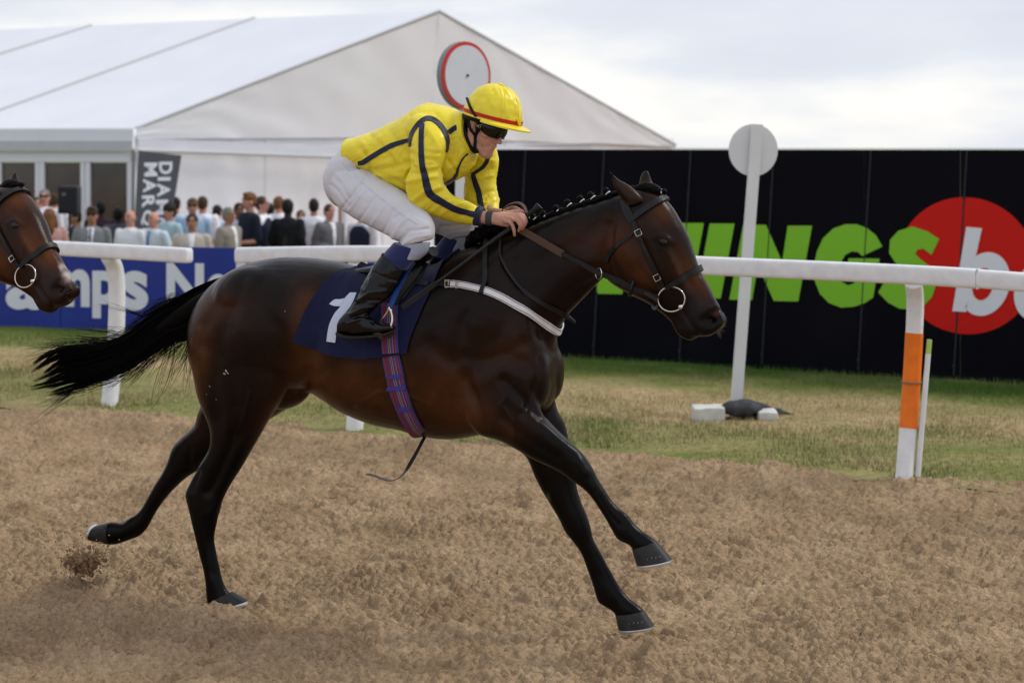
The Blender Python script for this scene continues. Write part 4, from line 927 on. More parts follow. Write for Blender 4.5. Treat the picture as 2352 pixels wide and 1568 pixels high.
for _ in range(380):
    i0 = rn.integers(12, 48); a = rn.choice([0.0, 1.0]) + rn.normal() * .06; p0 = up_[i0] * (1 - a) + lo_[i0] * a; L_ = rn.uniform(40, 120); sg = -1 if a < .5 else 1
    t = np.linspace(0, 1, 8); d0 = up_[min(i0 + 4, len(up_) - 1)] - up_[i0]; d0 = d0 / (np.linalg.norm(d0) + 1e-6)
    p = p0 + d0 * (t * L_)[:, None] + np.stack([0 * t, sg * 14 * rn.random() * t ** 2 + rn.normal() * 5 * t * t], 1); w_ = rn.normal() * .02
    lines.append(np.array([U(q_[0], q_[1], w_) for q_ in p]))
V, Q = strands(lines, .0016); V = V - h_off; o = bpy.data.objects.new('tail_hair', np_mesh('tail_hair', V, Q, HM['hair'])); COL.objects.link(o); o.parent = horse
core = [(475, 700, 505, 648, 0, .035), (444, 728, 455, 675, 0, .034), (414, 748, 418, 700, 0, .034), (374, 770, 373, 728, 0, .032), (324, 800, 325, 762, 0, .028), (268, 830, 273, 802, 0, .022), (210, 850, 215, 832, 0, .014), (170, 860, 174, 848, 0, .006)]
hp('tail', loft(core, 5, 18), HM['hair'])
# whiskers on the muzzle
lines = []
for _ in range(46):
    x, y = 1640 + rn.random() * 16, 765 - rn.random() * 14
    a = R(rn.uniform(-20, 70)); l_ = rn.uniform(8, 20); p = U(x, y, rn.normal() * .02); q_ = U(x + math.cos(a) * l_, y + math.sin(a) * l_, p[1] + rn.normal() * .01); lines.append(np.array([p, (p + q_) / 2 + (0, 0, .001), q_]))
V, Q = strands(lines, .0005); o = bpy.data.objects.new('whiskers', np_mesh('whiskers', V - h_off, Q, mat('whisker', (.16, .14, .10), .6))); COL.objects.link(o); o.parent = horse

# bits of sand stuck to the quarters
dirt = []
for x, y, r_ in ((520, 852, .006), (516, 858, .005), (524, 857, .004), (482, 887, .003), (655, 715, .0025), (497, 917, .002), (475, 905, .002), (1590, 518, 0)):
    if r_ == 0: continue
    h_, n_ = hit(HB, x, y)
    if h_ is not None: dirt.append(ellip(h_ + n_ * .002, (r_ * 1.3, r_ * .5, r_ * .7), (0, rn.uniform(0, 90), 0), 8, 6))
hp('sand_speck', cat(dirt), mat('sand speck', (.45, .36, .26), .9))['kind'] = 'stuff'

# ------------------------------------------------------------------ tack
def thing_at(nm, p, label, c_): o = root_at(nm, p); tag(o, label, c_); return o, np.array(p)
# saddle cloth wrapped over the back
def side_y(px, py):
    h_, n_ = hit(HB, px, py); return (h_, n_)
left_ = crom([(677, 781), (693, 739), (720, 688), (752, 645), (790, 622), (824, 617)], 8); right_ = crom([(936, 810), (944, 777), (972, 708), (995, 661), (1012, 619), (1030, 590), (1048, 570)], 7)
rs = 44; li = np.linspace(0, len(left_) - 1, rs); ri = np.linspace(0, len(right_) - 1, rs)
samp = lambda A_, f_: np.stack([np.interp(f_, np.arange(len(A_)), A_[:, k]) for k in (0, 1)], 1)
Lp, Rp = samp(left_, li), samp(right_, ri); nc = 60; G = np.zeros((rs, nc, 3)); GN = np.zeros((rs, nc, 3))
for i in range(rs):
    t = i / (rs - 1)
    for j in range(nc):
        s_ = j / (nc - 1); p = Lp[i] * (1 - s_) + Rp[i] * s_; p = p + np.array((0, 26 * math.sin(math.pi * s_) ** 1.0 * (1 - t) ** 2))
        h_, n_ = hit(HB, p[0], p[1])
        if h_ is None: # just above the outline: take the back line
            k = 0
            while h_ is None and k < 30: k += 1; h_, n_ = hit(HB, p[0], p[1] + k * 1.5)
        G[i, j], GN[i, j] = h_, n_
for _ in range(3): G[1:-1] = (G[:-2] + 2 * G[1:-1] + G[2:]) / 4; G[:, 1:-1] = (G[:, :-2] + 2 * G[:, 1:-1] + G[:, 2:]) / 4; GN[1:-1] = (GN[:-2] + 2 * GN[1:-1] + GN[2:]) / 4
GN /= np.linalg.norm(GN, axis=2)[:, :, None]
jj, ii = np.meshgrid(np.linspace(0, 1, nc), np.linspace(0, 1, rs))
wr = (fbm(jj * 5 + ii * 1.5, ii * 2.2, 3) - .5) * .020 + .010 * np.sin(jj * 21 + ii * 5) * np.clip(1 - ii, 0, 1) ** 2 * .6 + .006 * np.sin((jj * .6 + ii * 1.3) * 16) * np.clip(ii - .3, 0, 1) + .014 * (1 - ii) ** 3
wr = np.maximum(wr, -.004)
near = G + GN * (.0085 + wr)[:, :, None]
yk = near[-1, :, 1].copy(); near[-1, :, 1] = np.minimum(yk, -.03)
farh = near[::-1].copy(); farh[:, :, 1] *= -1; topm = near[-1:].copy(); topm[:, :, 1] = 0; topm[:, :, 2] = np.array([max(near[-1, j, 2], G[-1, j, 2]) for j in range(nc)]) + .012
full = np.concatenate([near, topm, farh]); FN = np.gradient(full, axis=0); FN = np.cross(np.gradient(full, axis=1), FN); FN /= np.linalg.norm(FN, axis=2)[:, :, None] + 1e-9
if FN[5, 30, 1] > 0: FN = -FN
nav = mat('navy cloth', (.008, .010, .045), .85, var=.12, vscale=30, spec=.2, sheen=.08, bump=.25, bscale=350)
sc_, so = thing_at('saddle_cloth', (U(850, 640)[0], 0, 1.45), 'navy saddle cloth with a white number one, under the jockey', 'saddle cloth')
cl = slab(full, full + FN * .004); hp('cloth', cl, nav, sc_, so)
cme = bpy.data.meshes.new('c'); cme.from_pydata(cl[0].tolist(), [], cl[1]); CB = bvh_of(cme)
wnum = mat('number white', (.56, .62, .76), .6, bump=.1, bscale=300)
def patch(bvh, A_, B_, off, th=.0015, rows=14, cols=6):
    A2, B2 = crom(A_, 4), crom(B_, 4); a = samp(A2, np.linspace(0, len(A2) - 1, rows)); b = samp(B2, np.linspace(0, len(B2) - 1, rows)); H = np.zeros((rows, cols, 3)); Nn = H.copy(); last = None
    for i in range(rows):
        for j in range(cols):
            p = a[i] + (b[i] - a[i]) * j / (cols - 1); h_, n_ = hit(bvh, *p)
            if h_ is None: h_, n_ = U(p[0], p[1], last[0][1]), last[1]
            last = (h_, n_); H[i, j], Nn[i, j] = h_, n_
    return slab(H + Nn * (off - .001), H + Nn * (off + th))
num = [patch(CB, [(751, 784), (755, 753), (763, 731), (772, 716), (783, 704), (792, 686), (804, 672.6)], [(770.5, 787), (775, 755), (785, 730), (797, 714), (806, 702), (813, 688), (819, 672.6)], .0022, rows=20),
       patch(CB, [(757, 698), (769, 688.5), (781, 688), (791.3, 685.5)], [(757.5, 699), (766, 702.5), (775, 703.5), (782.7, 703.8)], .0022)]
hp('number_one', cat(num), wnum, sc_, so)
# saddle: seat, flap, girth with loops, stirrup leather and iron, loose strap
sd, so = thing_at('racing_saddle', (U(900, 620)[0], 0, 1.5), 'tiny black racing saddle with striped girth and steel stirrups', 'saddle')
seat = [(812, 617, 818, 626, 0, .05), (840, 612, 842, 630, 0, .10), (880, 606, 885, 632, 0, .11), (930, 592, 935, 622, 0, .10), (970, 572, 980, 600, 0, .08), (992, 566, 1000, 588, 0, .05)]
hp('seat', loft(seat, 5, 20, 2.4), HM['leather'], sd, so)
hp('flap', ribbon(CB, [(985, 585), (962, 618), (940, 650), (920, 680), (905, 700)], [26, 34, 30, 24, 14], off=.006, th=.004, cols=5), HM['leather'], sd, so)
hp('surcingle', ribbon(CB, [(993, 573), (972, 606), (950, 640), (928, 668), (912, 690)], 15, off=.013, th=.003), mat('webbing black', (.018, .018, .018), .8), sd, so)
gm_ = bpy.data.materials.new('striped webbing'); gm_.use_nodes = True; t = gm_.node_tree; bb = t.nodes['Principled BSDF']; bb.inputs['Roughness'].default_value = .75
uvn = t.nodes.new('ShaderNodeUVMap'); sx = t.nodes.new('ShaderNodeSeparateXYZ'); t.links.new(uvn.outputs[0], sx.inputs[0]); cr_ = t.nodes.new('ShaderNodeValToRGB'); cr_.color_ramp.interpolation = 'CONSTANT'; E_ = cr_.color_ramp.elements
dk_ = .72
stp = [(0, (.03, .03, .16)), (.12, (.25, .012, .035)), (.2, (.03, .03, .16)), (.28, (.30, .30, .34)), (.31, (.25, .012, .035)), (.37, (.05, .05, .22)), (.45, (.30, .30, .34)), (.49, (.25, .012, .035)), (.56, (.30, .30, .34)), (.59, (.05, .05, .22)), (.68, (.25, .012, .035)), (.80, (.03, .03, .16)), (.86, (.33, .015, .035)), (.93, (.05, .05, .20))]
E_[0].position, E_[0].color = 0, (*stp[0][1], 1); E_[1].position, E_[1].color = stp[1][0], (*stp[1][1], 1)
for p_, c_ in stp[2:]: x_ = E_.new(p_); x_.color = (*[v * dk_ for v in c_], 1)
t.links.new(sx.outputs[0], cr_.inputs[0]); t.links.new(cr_.outputs[0], bb.inputs['Base Color'])
def uv_ribbon(o, cols):
    me = o.data; uv = me.uv_layers.new(name='UVMap'); n = len(me.vertices) // 2
    for l in me.loops: k = l.vertex_index % n; uv.data[l.index].uv = ((k % cols) / (cols - 1), 0)
# girth: on the cloth at the top, on the coat below
G1 = ribbon(CB, [(896, 698), (895, 740), (896, 785), (898, 812)], [38, 38, 38, 38], off=.006, cols=7); o = hp('girth', G1, gm_, sd, so); uv_ribbon(o, 7)
G2 = ribbon(HB, [(898, 806), (905, 843), (915, 890), (934, 943), (956, 982), (970, 1000)], [38, 40, 40, 36, 32, 26], off=.012, cols=7, wrap='end'); o = hp('girth', G2, gm_, sd, so); uv_ribbon(o, 7)
for (x, y, w_) in ((908, 863, 27), (913, 889, 42), (930, 935, 26)): hp('girth_loop', ribbon(HB, [(x - w_ / 2, y + 1.5), (x, y), (x + w_ / 2, y - 2)], 8, off=.018, th=.003, sub=4), mat('loop blue', (.05, .05, .28), .7), sd, so)
P = [U(x, y, w_) for x, y, w_ in ((976, 1002, -.05), (968, 1017, -.06), (956, 1040, -.07), (941, 1066, -.07), (928, 1085, -.06), (914, 1098, -.05), (897, 1103, -.03), (877, 1098, -.01), (857, 1091, 0), (842, 1088, 0))]
hp('loose_strap', strap3d(P, .021, .0025, np.array([(1, -.4, .3), (1, -.4, .3), (1, -.5, .3), (1, -.5, .3), (.8, -1, .2), (.3, -1, .1), (.1, -1, 0), (.1, -1, .0), (0, -1, -.05), (0, -1, -.1)])), HM['leather'], sd, so)
for k_, s_ in enumerate((-1, 1)):
    Lw = .325; blue = mat('stirrup leather blue', (.012, .05, .22), .5)
    P = [U(x, y, -w_) for x, y, w_ in ((950, 604, .235), (930, 632, .29), (912, 668, .325), (896, 706, .35))]; P = np.array(P)
    st_ = strap3d(P, .024, .004, (1, 0, .45)); iron = tube([U(x, y, -w_) for x, y, w_ in ((893, 706, .35), (899, 718, .352), (901, 735, .355), (897, 750, .36), (886, 762, .365))], .0055, 10, sub=5)
    ir2 = tube([U(x, y, -w_) for x, y, w_ in ((893, 706, .35), (890, 716, .345), (882, 728, .34), (872, 742, .33), (866, 756, .325))], .0055, 10, sub=5)
    tread = box(U(877, 764, -.345), (.062, .075, .020), (0, 28, -14))
    if s_ > 0: st_, iron, ir2, tread = mirror(st_), mirror(iron), mirror(ir2), mirror(tread)
    hp('stirrup_leather', st_, blue, sd, so); oi = hp('stirrup_iron', cat([iron, ir2]), HM['steel'], sd, so)
    mesh_obj('tread', tread[0], tread[1], mat('tread rubber', (.05, .028, .018), .7), oi, smooth=False, local=so)

# breast girth: white band, buckle, neck strap
bg, so = thing_at('breast_girth', (U(1150, 690)[0], 0, 1.25), 'white breast girth strap buckled across the horse shoulder and chest', 'breast girth')
wl = mat('white strap', (.68, .69, .71), .55, var=.06, vscale=40, bump=.15, bscale=200)
BP = [(1026, 653.5), (1060, 655), (1107, 666), (1146, 681), (1184, 702), (1223, 725), (1258, 748), (1284, 766)]
hp('band', ribbon(HB, BP, [15, 15.5, 16, 16, 17, 17.5, 18, 17], off=.008, th=.004, wrap='end'), wl, bg, so)
for dk in (-1, 1): hp('stitching', ribbon(HB, [(x - dk * 2, y + dk * 5.6) for x, y in BP], 1.1, off=.0125, th=.0012, cols=2), mat('stitch red', (.14, .06, .05), .8), bg, so)
hp('end_strap', ribbon(CB, [(948, 650), (975, 652), (1000, 653.5)], 10, off=.006, th=.003), HM['leather'], bg, so)
hp('end_strap', ribbon(HB, [(996, 653.5), (1015, 654), (1036, 655)], 10, off=.012, th=.003), HM['leather'], bg, so)
for (x, y) in ((1030, 654.5), (1052, 656)):
    h_, n_ = hit(HB, x, y); h_ = h_ + n_ * .018; a = .0075 if x < 1040 else .003
    ring = [h_ + np.array((a * sx_, 0, .0165 * sz_)) for sx_, sz_ in ((-1, -1), (1, -1), (1, 1), (-1, 1), (-1, -1))]; hp('buckle', tube(ring, .0022, 6), HM['steel'], bg, so)
hp('neck_strap', ribbon(HB, [(1120, 556), (1117, 580), (1116, 610), (1115, 640), (1111, 660), (1108, 676)], 9.5, off=.016, th=.003), HM['leather'], bg, so)

# bridle with reins and running martingale
def bridle(root, so, full=True):
    r_ = lambda nm, pts, w_, **k: hp(nm, ribbon(HB, pts, w_, **k), HM['leather'], root, so)
    r_('headpiece', [(1432, 462), (1438, 476), (1444, 490), (1451, 506), (1457, 516)], [13, 16, 17, 15, 13], off=.006, th=.005)
    r_('cheekpiece', [(1456, 512), (1467, 536), (1478, 563), (1490, 588), (1502, 614), (1515, 640), (1525, 657)], [11, 11, 11, 12, 13, 11, 7], off=.007, th=.004)
    r_('browband', [(1446, 508), (1467, 492), (1490, 476), (1512, 463), (1526, 457), (1535, 459)], [12, 12, 12.5, 12.5, 12, 12], off=.009, th=.006, wrap='end')
    r_('noseband', [(1530, 662), (1545, 652), (1566, 640), (1590, 625), (1604, 617), (1611, 617)], [10, 12, 13.5, 14, 14, 14], off=.008, th=.006, wrap='end')
    r_('throatlash', [(1457, 520), (1453, 536), (1441, 548), (1425, 559), (1410, 572), (1399, 588), (1393, 604)], [5, 5, 6, 7, 9, 9, 8], off=.005, th=.003)
    for (x, y, dx, dy) in ((1468, 535, 8, 3), (1510, 636, 7, 3)):
        h_, n_ = hit(HB, x, y); h_ = h_ + n_ * .014; ax_ = U(x + 6, y - 3, h_[1]) - U(x, y, h_[1]); ay_ = U(x + 3, y + 6, h_[1]) - U(x, y, h_[1])
        ring = [h_ + ax_ * a + ay_ * b for a, b in ((-1, -1), (1, -1), (1, 1), (-1, 1), (-1, -1))]; hp('buckle', tube(ring, .0024, 6), HM['steel'], root, so)
    w0 = -.078
    ring = [U(1542 + 31 * math.cos(a), 687 + 28.5 * math.sin(a), w0 + .004 * math.cos(a)) for a in np.linspace(0, 2 * np.pi, 41)]; rg = hp('bit_ring', tube(ring, .0032, 8), HM['steel'], root, so)
    ring2 = [p * (1, -1, 1) for p in ring]; hp('bit_ring', tube(ring2, .0032, 8), HM['steel'], root, so)
    mesh_obj('bit_joint', *ellip(U(1563, 705, w0), (.011, .010, .011)), HM['steel'], rg, local=so)
    hp('mouthpiece', tube([U(1563, 705, w0), U(1563, 706, 0), U(1563, 705, -w0)], .006, 8), HM['steel'], root, so)
br, so = thing_at('bridle', (U(1500, 600)[0], 0, 1.4), 'black leather bridle with loose ring bit on the leading horse, reins to the jockey', 'bridle'); bridle(br, so); brs = so
HANDW = -.085
def rein(w, nm='rein'):
    P = [U(1189, 524, HANDW * w), U(1240, 553, -.115 * w), U(1293, 583.5, -.125 * w)]
    hp(nm, strap3d(P, .030, .004, (.5, 0, 1)), HM['brown_rubber'], br, brs)
    P = [U(1290, 582, -.125 * w), U(1330, 602, -.125 * w), U(1370, 624, -.125 * w), U(1420, 645, -.12 * w), U(1454, 663, -.11 * w), U(1485, 674, -.095 * w), U(1514, 684, -.082 * w)]
    hp(nm, strap3d(P, np.array([.018, .018, .022, .024, .024, .022, .018]), .004, (.45, 0, 1)), HM['leather'], br, brs)
rein(1); rein(-1)
P = [U(x, y, w_) for x, y, w_ in ((1150, 489, -.02), (1158, 478, -.03), (1172, 469, -.03), (1190, 466, -.035), (1203, 474, -.05), (1210, 490, -.06))]; hp('rein', strap3d(P, .020, .004, (0, 1, .35)), HM['brown_rubber'], br, brs, lab='looped brown end of the rein above the hands')
ring = [U(1375 + 7 * math.cos(a), 628 + 13 * math.sin(a), -.128 - .02 * math.cos(a)) for a in np.linspace(0, 2 * np.pi, 25)]; hp('martingale_ring', tube(ring, .0026, 8), HM['steel'], br, brs)
c = U(1452, 662, -.112); hp('rein_stop', rings(np.array([c - (.004, 0, -.002), c + (.004, 0, -.002)]), np.array([(0.010, 0, .034)] * 2), np.array([(0, .024, 0)] * 2), 20), HM['leather'], br, brs)
P = [U(1480, 672, -.10), U(1500, 683, -.095), U(1512, 696, -.08), U(1505, 708, -.05), U(1498, 704, 0)]; hp('curb_strap', strap3d(P, .014, .004, (0, .3, 1)), HM['leather'], br, brs)
mt, so = thing_at('martingale', (U(1200, 660)[0], 0, 1.25), 'thin black martingale strap hanging in a curve round the horse neck', 'martingale')
hp('neck_loop', ribbon(HB, [(1152, 552), (1150, 575), (1151, 595), (1160, 615), (1173, 634), (1192, 657), (1218, 680), (1246, 697), (1275, 710), (1298, 724)], [5, 5, 6, 7, 8, 9, 10, 11, 12, 12], off=.010, th=.003), HM['leather'], mt, so)
hp('chest_fork', capsule([U(1296, 722, -.03), U(1306, 729, -.03), U(1318, 739, -.02)], [.009, .010, .008], 10, 3), HM['leather'], mt, so)

# ------------------------------------------------------------------ second horse, only its head and neck reach into the picture
e2 = 7.4
nose = U(1672, 724); R2 = empty('racehorse', (0, 0, 0), 0)
me2 = horse_body(False)
V2, N2 = get_vn(me2); x2, y2 = FR.px(np.stack([V2[:, 0], -np.abs(V2[:, 1]), V2[:, 2]], 1))
C2 = np.empty(len(V2) * 4, np.float32); me2.color_attributes['coat'].data.foreach_get('color', C2); C2 = C2.reshape(-1, 4)
C2[:, :3] = C2[:, :3] * 1.25 + np.array((.010, .0025, .0005))
d_ = np.hypot((x2 - 1650) / 10, (y2 - 700) / 16); snip = np.exp(-d_ ** 2) * (V2[:, 1] > -.035); d3 = np.exp(-(((x2 - 1634) / 5) ** 2 + ((y2 - 676) / 14) ** 2)) * (np.abs(V2[:, 1]) < .03)
sn = np.clip(snip * 1.3 + d3 * .8, 0, 1)[:, None]; C2[:, :3] = C2[:, :3] * (1 - sn) + np.array((.42, .36, .34)) * sn
me2.color_attributes['coat'].data.foreach_set('color', C2.ravel())
n0 = nose.copy(); set_v(me2, V2 - n0); HB2 = HB
o = bpy.data.objects.new('body', me2); COL.objects.link(o); o.parent = R2
pn = at(176, 650, e2); R2.location = pn; R2.rotation_euler = Euler((R(-8), R(-12), -R(24)), 'XYZ'); tag(R2, 'second bay horse with a white snip, only its head and neck at the left edge', 'horse')
for ch in list(horse.children):
    if ch.name.split('.')[0] in ('ear', 'eye', 'mane_hair', 'forelock', 'whiskers'):
        c_ = ch.copy(); COL.objects.link(c_); c_.parent = R2; c_.location = Vector(h_off - n0)
B2 = empty('bridle', R2.location, 0); B2.rotation_euler = R2.rotation_euler; tag(B2, 'dark leather bridle with steel ring bit on the horse at the left edge', 'bridle')
bridle(B2, n0)
# ------------------------------------------------------------------ the jockey
JM = {}
JM['skin'] = mat('skin', (.46, .225, .165), .5, col2=(.58, .31, .235), vscale=14, bump=.12, bscale=220, spec=.4)
JM['yellow'] = mat('yellow silk', (.82, .68, .035), .32, var=.05, vscale=8, bump=.55, bscale=9, spec=.3, stretch=(2.2, 1, .6))
JM['navy'] = mat('navy silk', (.009, .011, .042), .5, sheen=.1, spec=.3)
JM['breeches'] = mat('white breeches', (.62, .62, .665), .6, var=.03, vscale=6, bump=.5, bscale=10, stretch=(1.6, 1, 1.2))
JM['sock'] = mat('navy sock', (.013, .020, .095), .85, sheen=.3, bump=.3, bscale=300)
JM['patent'] = mat('patent leather', (.002, .002, .003), .15, spec=.25, coat=.10, bump=.14, bscale=14)
JM['sole'] = mat('sole', (.022, .019, .011), .7)
JM['red'] = mat('red ribbon', (.50, .018, .012), .5)
JM['black'] = mat('black strap', (.005, .005, .006), .6, spec=.2)
JM['lens'] = mat('goggle lens', (.004, .003, .002), .06, spec=.35)
j_off = np.array((U(900, 600)[0], 0, 1.3)); jk = root_at('person', j_off)
tag(jk, 'jockey in yellow silks with navy seams crouching over the leading horse', 'person')
def jp(nm, VF, m, par=jk, sm=True): return mesh_obj(nm, VF[0], VF[1], m, par, smooth=sm, local=j_off)
def jmesh(nm, me, m, par=jk, V=None):
    V = get_vn(me)[0] if V is None else V
    set_v(me, V - j_off); me.materials.append(m); o = bpy.data.objects.new(nm, me); COL.objects.link(o); o.parent = par; return o

HO = U(1113, 288, -.005); HR = np.array((Euler((0, 0, R(-17))).to_matrix() @ Euler((R(-3), 0, 0)).to_matrix() @ Euler((0, R(24), 0)).to_matrix()))
def H_(p): return HR @ np.array(p, float) + HO
def he(c, ax, rot=None):
    V, Fc = ellip(c, ax, rot, 22, 14); return V @ HR.T + HO, Fc
def hc(P, r, n=12): return capsule([H_(p) for p in P], r, n, 3)
head = [he((-.005, 0, .035), (.099, .077, .09)), he((.032, 0, -.030), (.061, .053, .077)), hc([(.064, -.012, -.108), (.066, .012, -.108)], .020), he((.058, 0, -.086), (.030, .034, .036)),
        hc([(.080, 0, .010), (.094, 0, -.012), (.108, 0, -.032)], [.010, .0095, .0115]), he((.098, -.011, -.038), (.011, .0075, .008)), he((.098, .011, -.038), (.011, .0075, .008)),
        he((.086, 0, -.0605), (.012, .021, .0065)), he((.083, 0, -.0735), (.012, .019, .0065)), hc([(.074, -.036, .026), (.084, 0, .028), (.074, .036, .026)], .012)]
for s_ in (-1, 1):
    head += [hc([(.058, .016 * s_, -.105), (.030, .044 * s_, -.088), (-.004, .058 * s_, -.058), (-.008, .060 * s_, -.02)], [.017, .015, .017, .017]), he((.052, .043 * s_, -.022), (.026, .018, .017)), he((.050, .026 * s_, -.058), (.022, .017, .024)),
             he((-.012, .0765 * s_, -.006), (.017, .0075, .029), (0, -12, 8 * s_)), he((-.012, .074 * s_, -.030), (.009, .007, .010))]
neck = [capsule([H_((-.020, 0, -.045)), (H_((-.02, 0, -.045)) + U(1068, 318)) / 2 + (0, 0, -.004), U(1050, 330), U(1000, 345)], [.060, .060, .068, .09], 18, 4)]
und = [capsule([U(1030, 325), U(960, 350), U(870, 370), U(820, 390)], [.10, .11, .10, .08], 20, 4)]
arms = [capsule([U(985, 315, -.16), U(982, 425, -.21), U(985, 465, -.20), U(1055, 490, -.145), U(1100, 499, -.105)], [.045, .040, .038, .034, .026], 14, 5),
        capsule([U(1095, 320, .18), U(1106, 425, .21), U(1112, 462, .19), U(1128, 490, .12)], [.045, .040, .038, .026], 14, 5)]
hand = [loft([(1095, 512, 1100, 482, -.105, .024), (1118, 515, 1119, 486, -.10, .020), (1134, 516, 1136, 487, -.097, .021), (1152, 520, 1157, 488, -.095, .021), (1170, 523, 1180, 488, -.093, .019), (1178, 521, 1188, 491, -.09, .012)], 5, 20)]
hand += [capsule([U(1160, 508, -.115), U(1174, 512, -.122), U(1180, 527, -.118), U(1182, 540, -.104)], [.0094, .0096, .0083, .0072], 10, 5),
         capsule([U(1166, 501, -.112), U(1186, 505, -.125), U(1195, 520, -.118), U(1191, 530, -.098)], [.0094, .0095, .0083, .0073], 10, 5),
         capsule([U(1172, 496, -.105), U(1194, 499, -.118), U(1204, 513, -.112), U(1200, 526, -.094)], [.0090, .0092, .0082, .0072], 10, 5),
         capsule([U(1178, 492, -.095), U(1199, 494, -.108), U(1208, 507, -.104), U(1206, 518, -.088)], [.0092, .0092, .0080, .0068], 10, 5),
         capsule([U(1150, 492, -.080), U(1176, 488, -.068), U(1194, 485, -.060), U(1207, 487, -.055)], [.012, .0115, .010, .008], 10, 5)]
fh = [capsule([U(1128, 490, .12), U(1158, 494, .05), U(1178, 496, .01)], [.026, .026, .022], 14, 4)] + [capsule([U(1176, 486 + 5 * k, .012 - .004 * k), U(1192, 484 + 5 * k, -.012), U(1202, 492 + 5 * k, -.03), U(1196, 500 + 4 * k, -.035)], [.0095, .0095, .0085, .0075], 10, 4) for k in range(4)] + [capsule([U(1165, 482, .02), U(1180, 478, -.01), U(1192, 481, -.03)], [.011, .0105, .008], 10, 4)]
legs = []
for s_ in (-1, 1):
    c_ = capsule([U(800, 415, .0) + (0, .1 * s_, 0), (U(855, 450, -.14) * (1, 0, 1)) + (0, .14 * s_, 0), U(945, 515, -.22) * (1, 0, 1) + (0, .22 * s_, 0), U(925, 585, -.28) * (1, 0, 1) + (0, .28 * s_, 0), U(870, 660, -.33) * (1, 0, 1) + (0, .33 * s_, 0), U(822, 745, -.35) * (1, 0, 1) + (0, .35 * s_, 0), U(880, 758, -.35) * (1, 0, 1) + (0, .35 * s_, 0)], [.05, .045, .036, .026, .024, .020, .016], 16, 5); legs.append(c_)
me_ = remesh(head + neck + und + arms + hand + fh + legs, .0034, 5, .5)
V, N = get_vn(me_)
def hs(pts, rad, amp): # sculpt on the head along 3D points
    global V
    for p in pts:
        d2 = ((V - H_(p)) ** 2).sum(1); V += N * (amp * np.exp(-d2 / rad ** 2))[:, None]
hs([(.098, y_, -.067) for y_ in np.linspace(-.020, .020, 9)], .0042, -.0034); hs([(.075, s_ * .040, .004) for s_ in (-1, 1)], .018, -.008)
hs([(.112, s_ * .0065, -.045) for s_ in (-1, 1)], .0045, -.005); hs([(-.008, -.086, -.002), (-.010, -.086, -.012)], .009, -.007); hs([(-.008, .086, -.002)], .009, -.007)
hs([(.088, s_ * (.017 + .010 * t), -.040 - .028 * t) for s_ in (-1, 1) for t in (0, .25, .5, .75, 1)], .0055, -.0022); hs([(.085, 0, -.086)], .012, -.003)
for pts in ([(1182, 500), (1192, 513)], [(1174, 506), (1184, 519)]): stroke(V, N, pts, 2.0, -.004, side=-1)
for x, y in ((1176, 505), (1184, 500), (1191, 495), (1196, 492)): stroke(V, N, [(x, y)], 4.5, .0032, side=-1)
for pts in ([(1140, 500), (1172, 506)], [(1142, 496), (1178, 500)]): stroke(V, N, pts, 2.0, .0015, side=-1)
JB0 = V.copy(); body = jmesh('body', me_, JM['skin'], V=V)
bm_ = bpy.data.meshes.new('x'); bm_.from_pydata(V.tolist(), [], [tuple(p.vertices) for p in me_.polygons]); bm_.update(); JBV = bvh_of(bm_)
lipm = mat('lips', (.42, .13, .10), .45)

# silks: torso and sleeves grown into one cloth, wrinkled
torso = [(806, 318, 818, 392, 0, .135), (826, 315, 840, 393, 0, .143), (858, 303, 872, 405, 0, .158), (900, 284, 898, 428, 0, .168), (940, 263, 925, 448, 0, .178), (976, 240, 955, 455, 0, .185), (1005, 242, 990, 436, 0, .185), (1028, 247, 1022, 424, 0, .172), (1048, 254, 1056, 408, 0, .145), (1062, 262, 1080, 385, 0, .11), (1072, 275, 1090, 360, 0, .07)]
narm = [(962, 272, 1018, 285, -.13, .06), (946, 300, 1030, 308, -.165, .068), (941, 328, 1030, 335, -.19, .069), (944, 360, 1021, 362, -.205, .067), (946, 385, 1014, 388, -.21, .064), (936, 408, 1014, 410, -.215, .062), (934, 428, 1018, 424, -.215, .061), (938, 455, 1024, 434, -.21, .060), (950, 479, 1034, 446, -.20, .057), (972, 492, 1052, 455, -.185, .053), (1010, 501, 1074, 463, -.16, .049), (1045, 511, 1088, 469, -.135, .045), (1075, 516, 1098, 474, -.118, .040), (1092, 517, 1104, 476, -.11, .036)]
farm = [(1040, 275, 1105, 290, .12, .06), (1062, 300, 1128, 318, .165, .068), (1070, 330, 1139, 350, .19, .068), (1073, 370, 1143, 378, .20, .066), (1070, 408, 1138, 409, .20, .062), (1067, 440, 1141, 440, .195, .060), (1070, 462, 1145, 462, .18, .055), (1082, 480, 1144, 478, .15, .046), (1095, 490, 1142, 484, .12, .036)]
me_ = remesh([loft(torso, 7, 36, 2.25), loft(narm, 6, 26), loft(farm, 6, 26), e_(968, 300, -.13, 34, 40, .075), e_(1085, 315, .13, 34, 40, .075)], .0050, 4, .5)
V, N = get_vn(me_)
st = lambda pts, r, a, side=-1: stroke(V, N, pts, r, a, side=side)
st([(941, 330), (950, 300), (975, 280)], 7, -.004); st([(1029, 335), (1021, 355), (1012, 385)], 6, -.008); st([(944, 335), (947, 385), (936, 405)], 6, -.007)
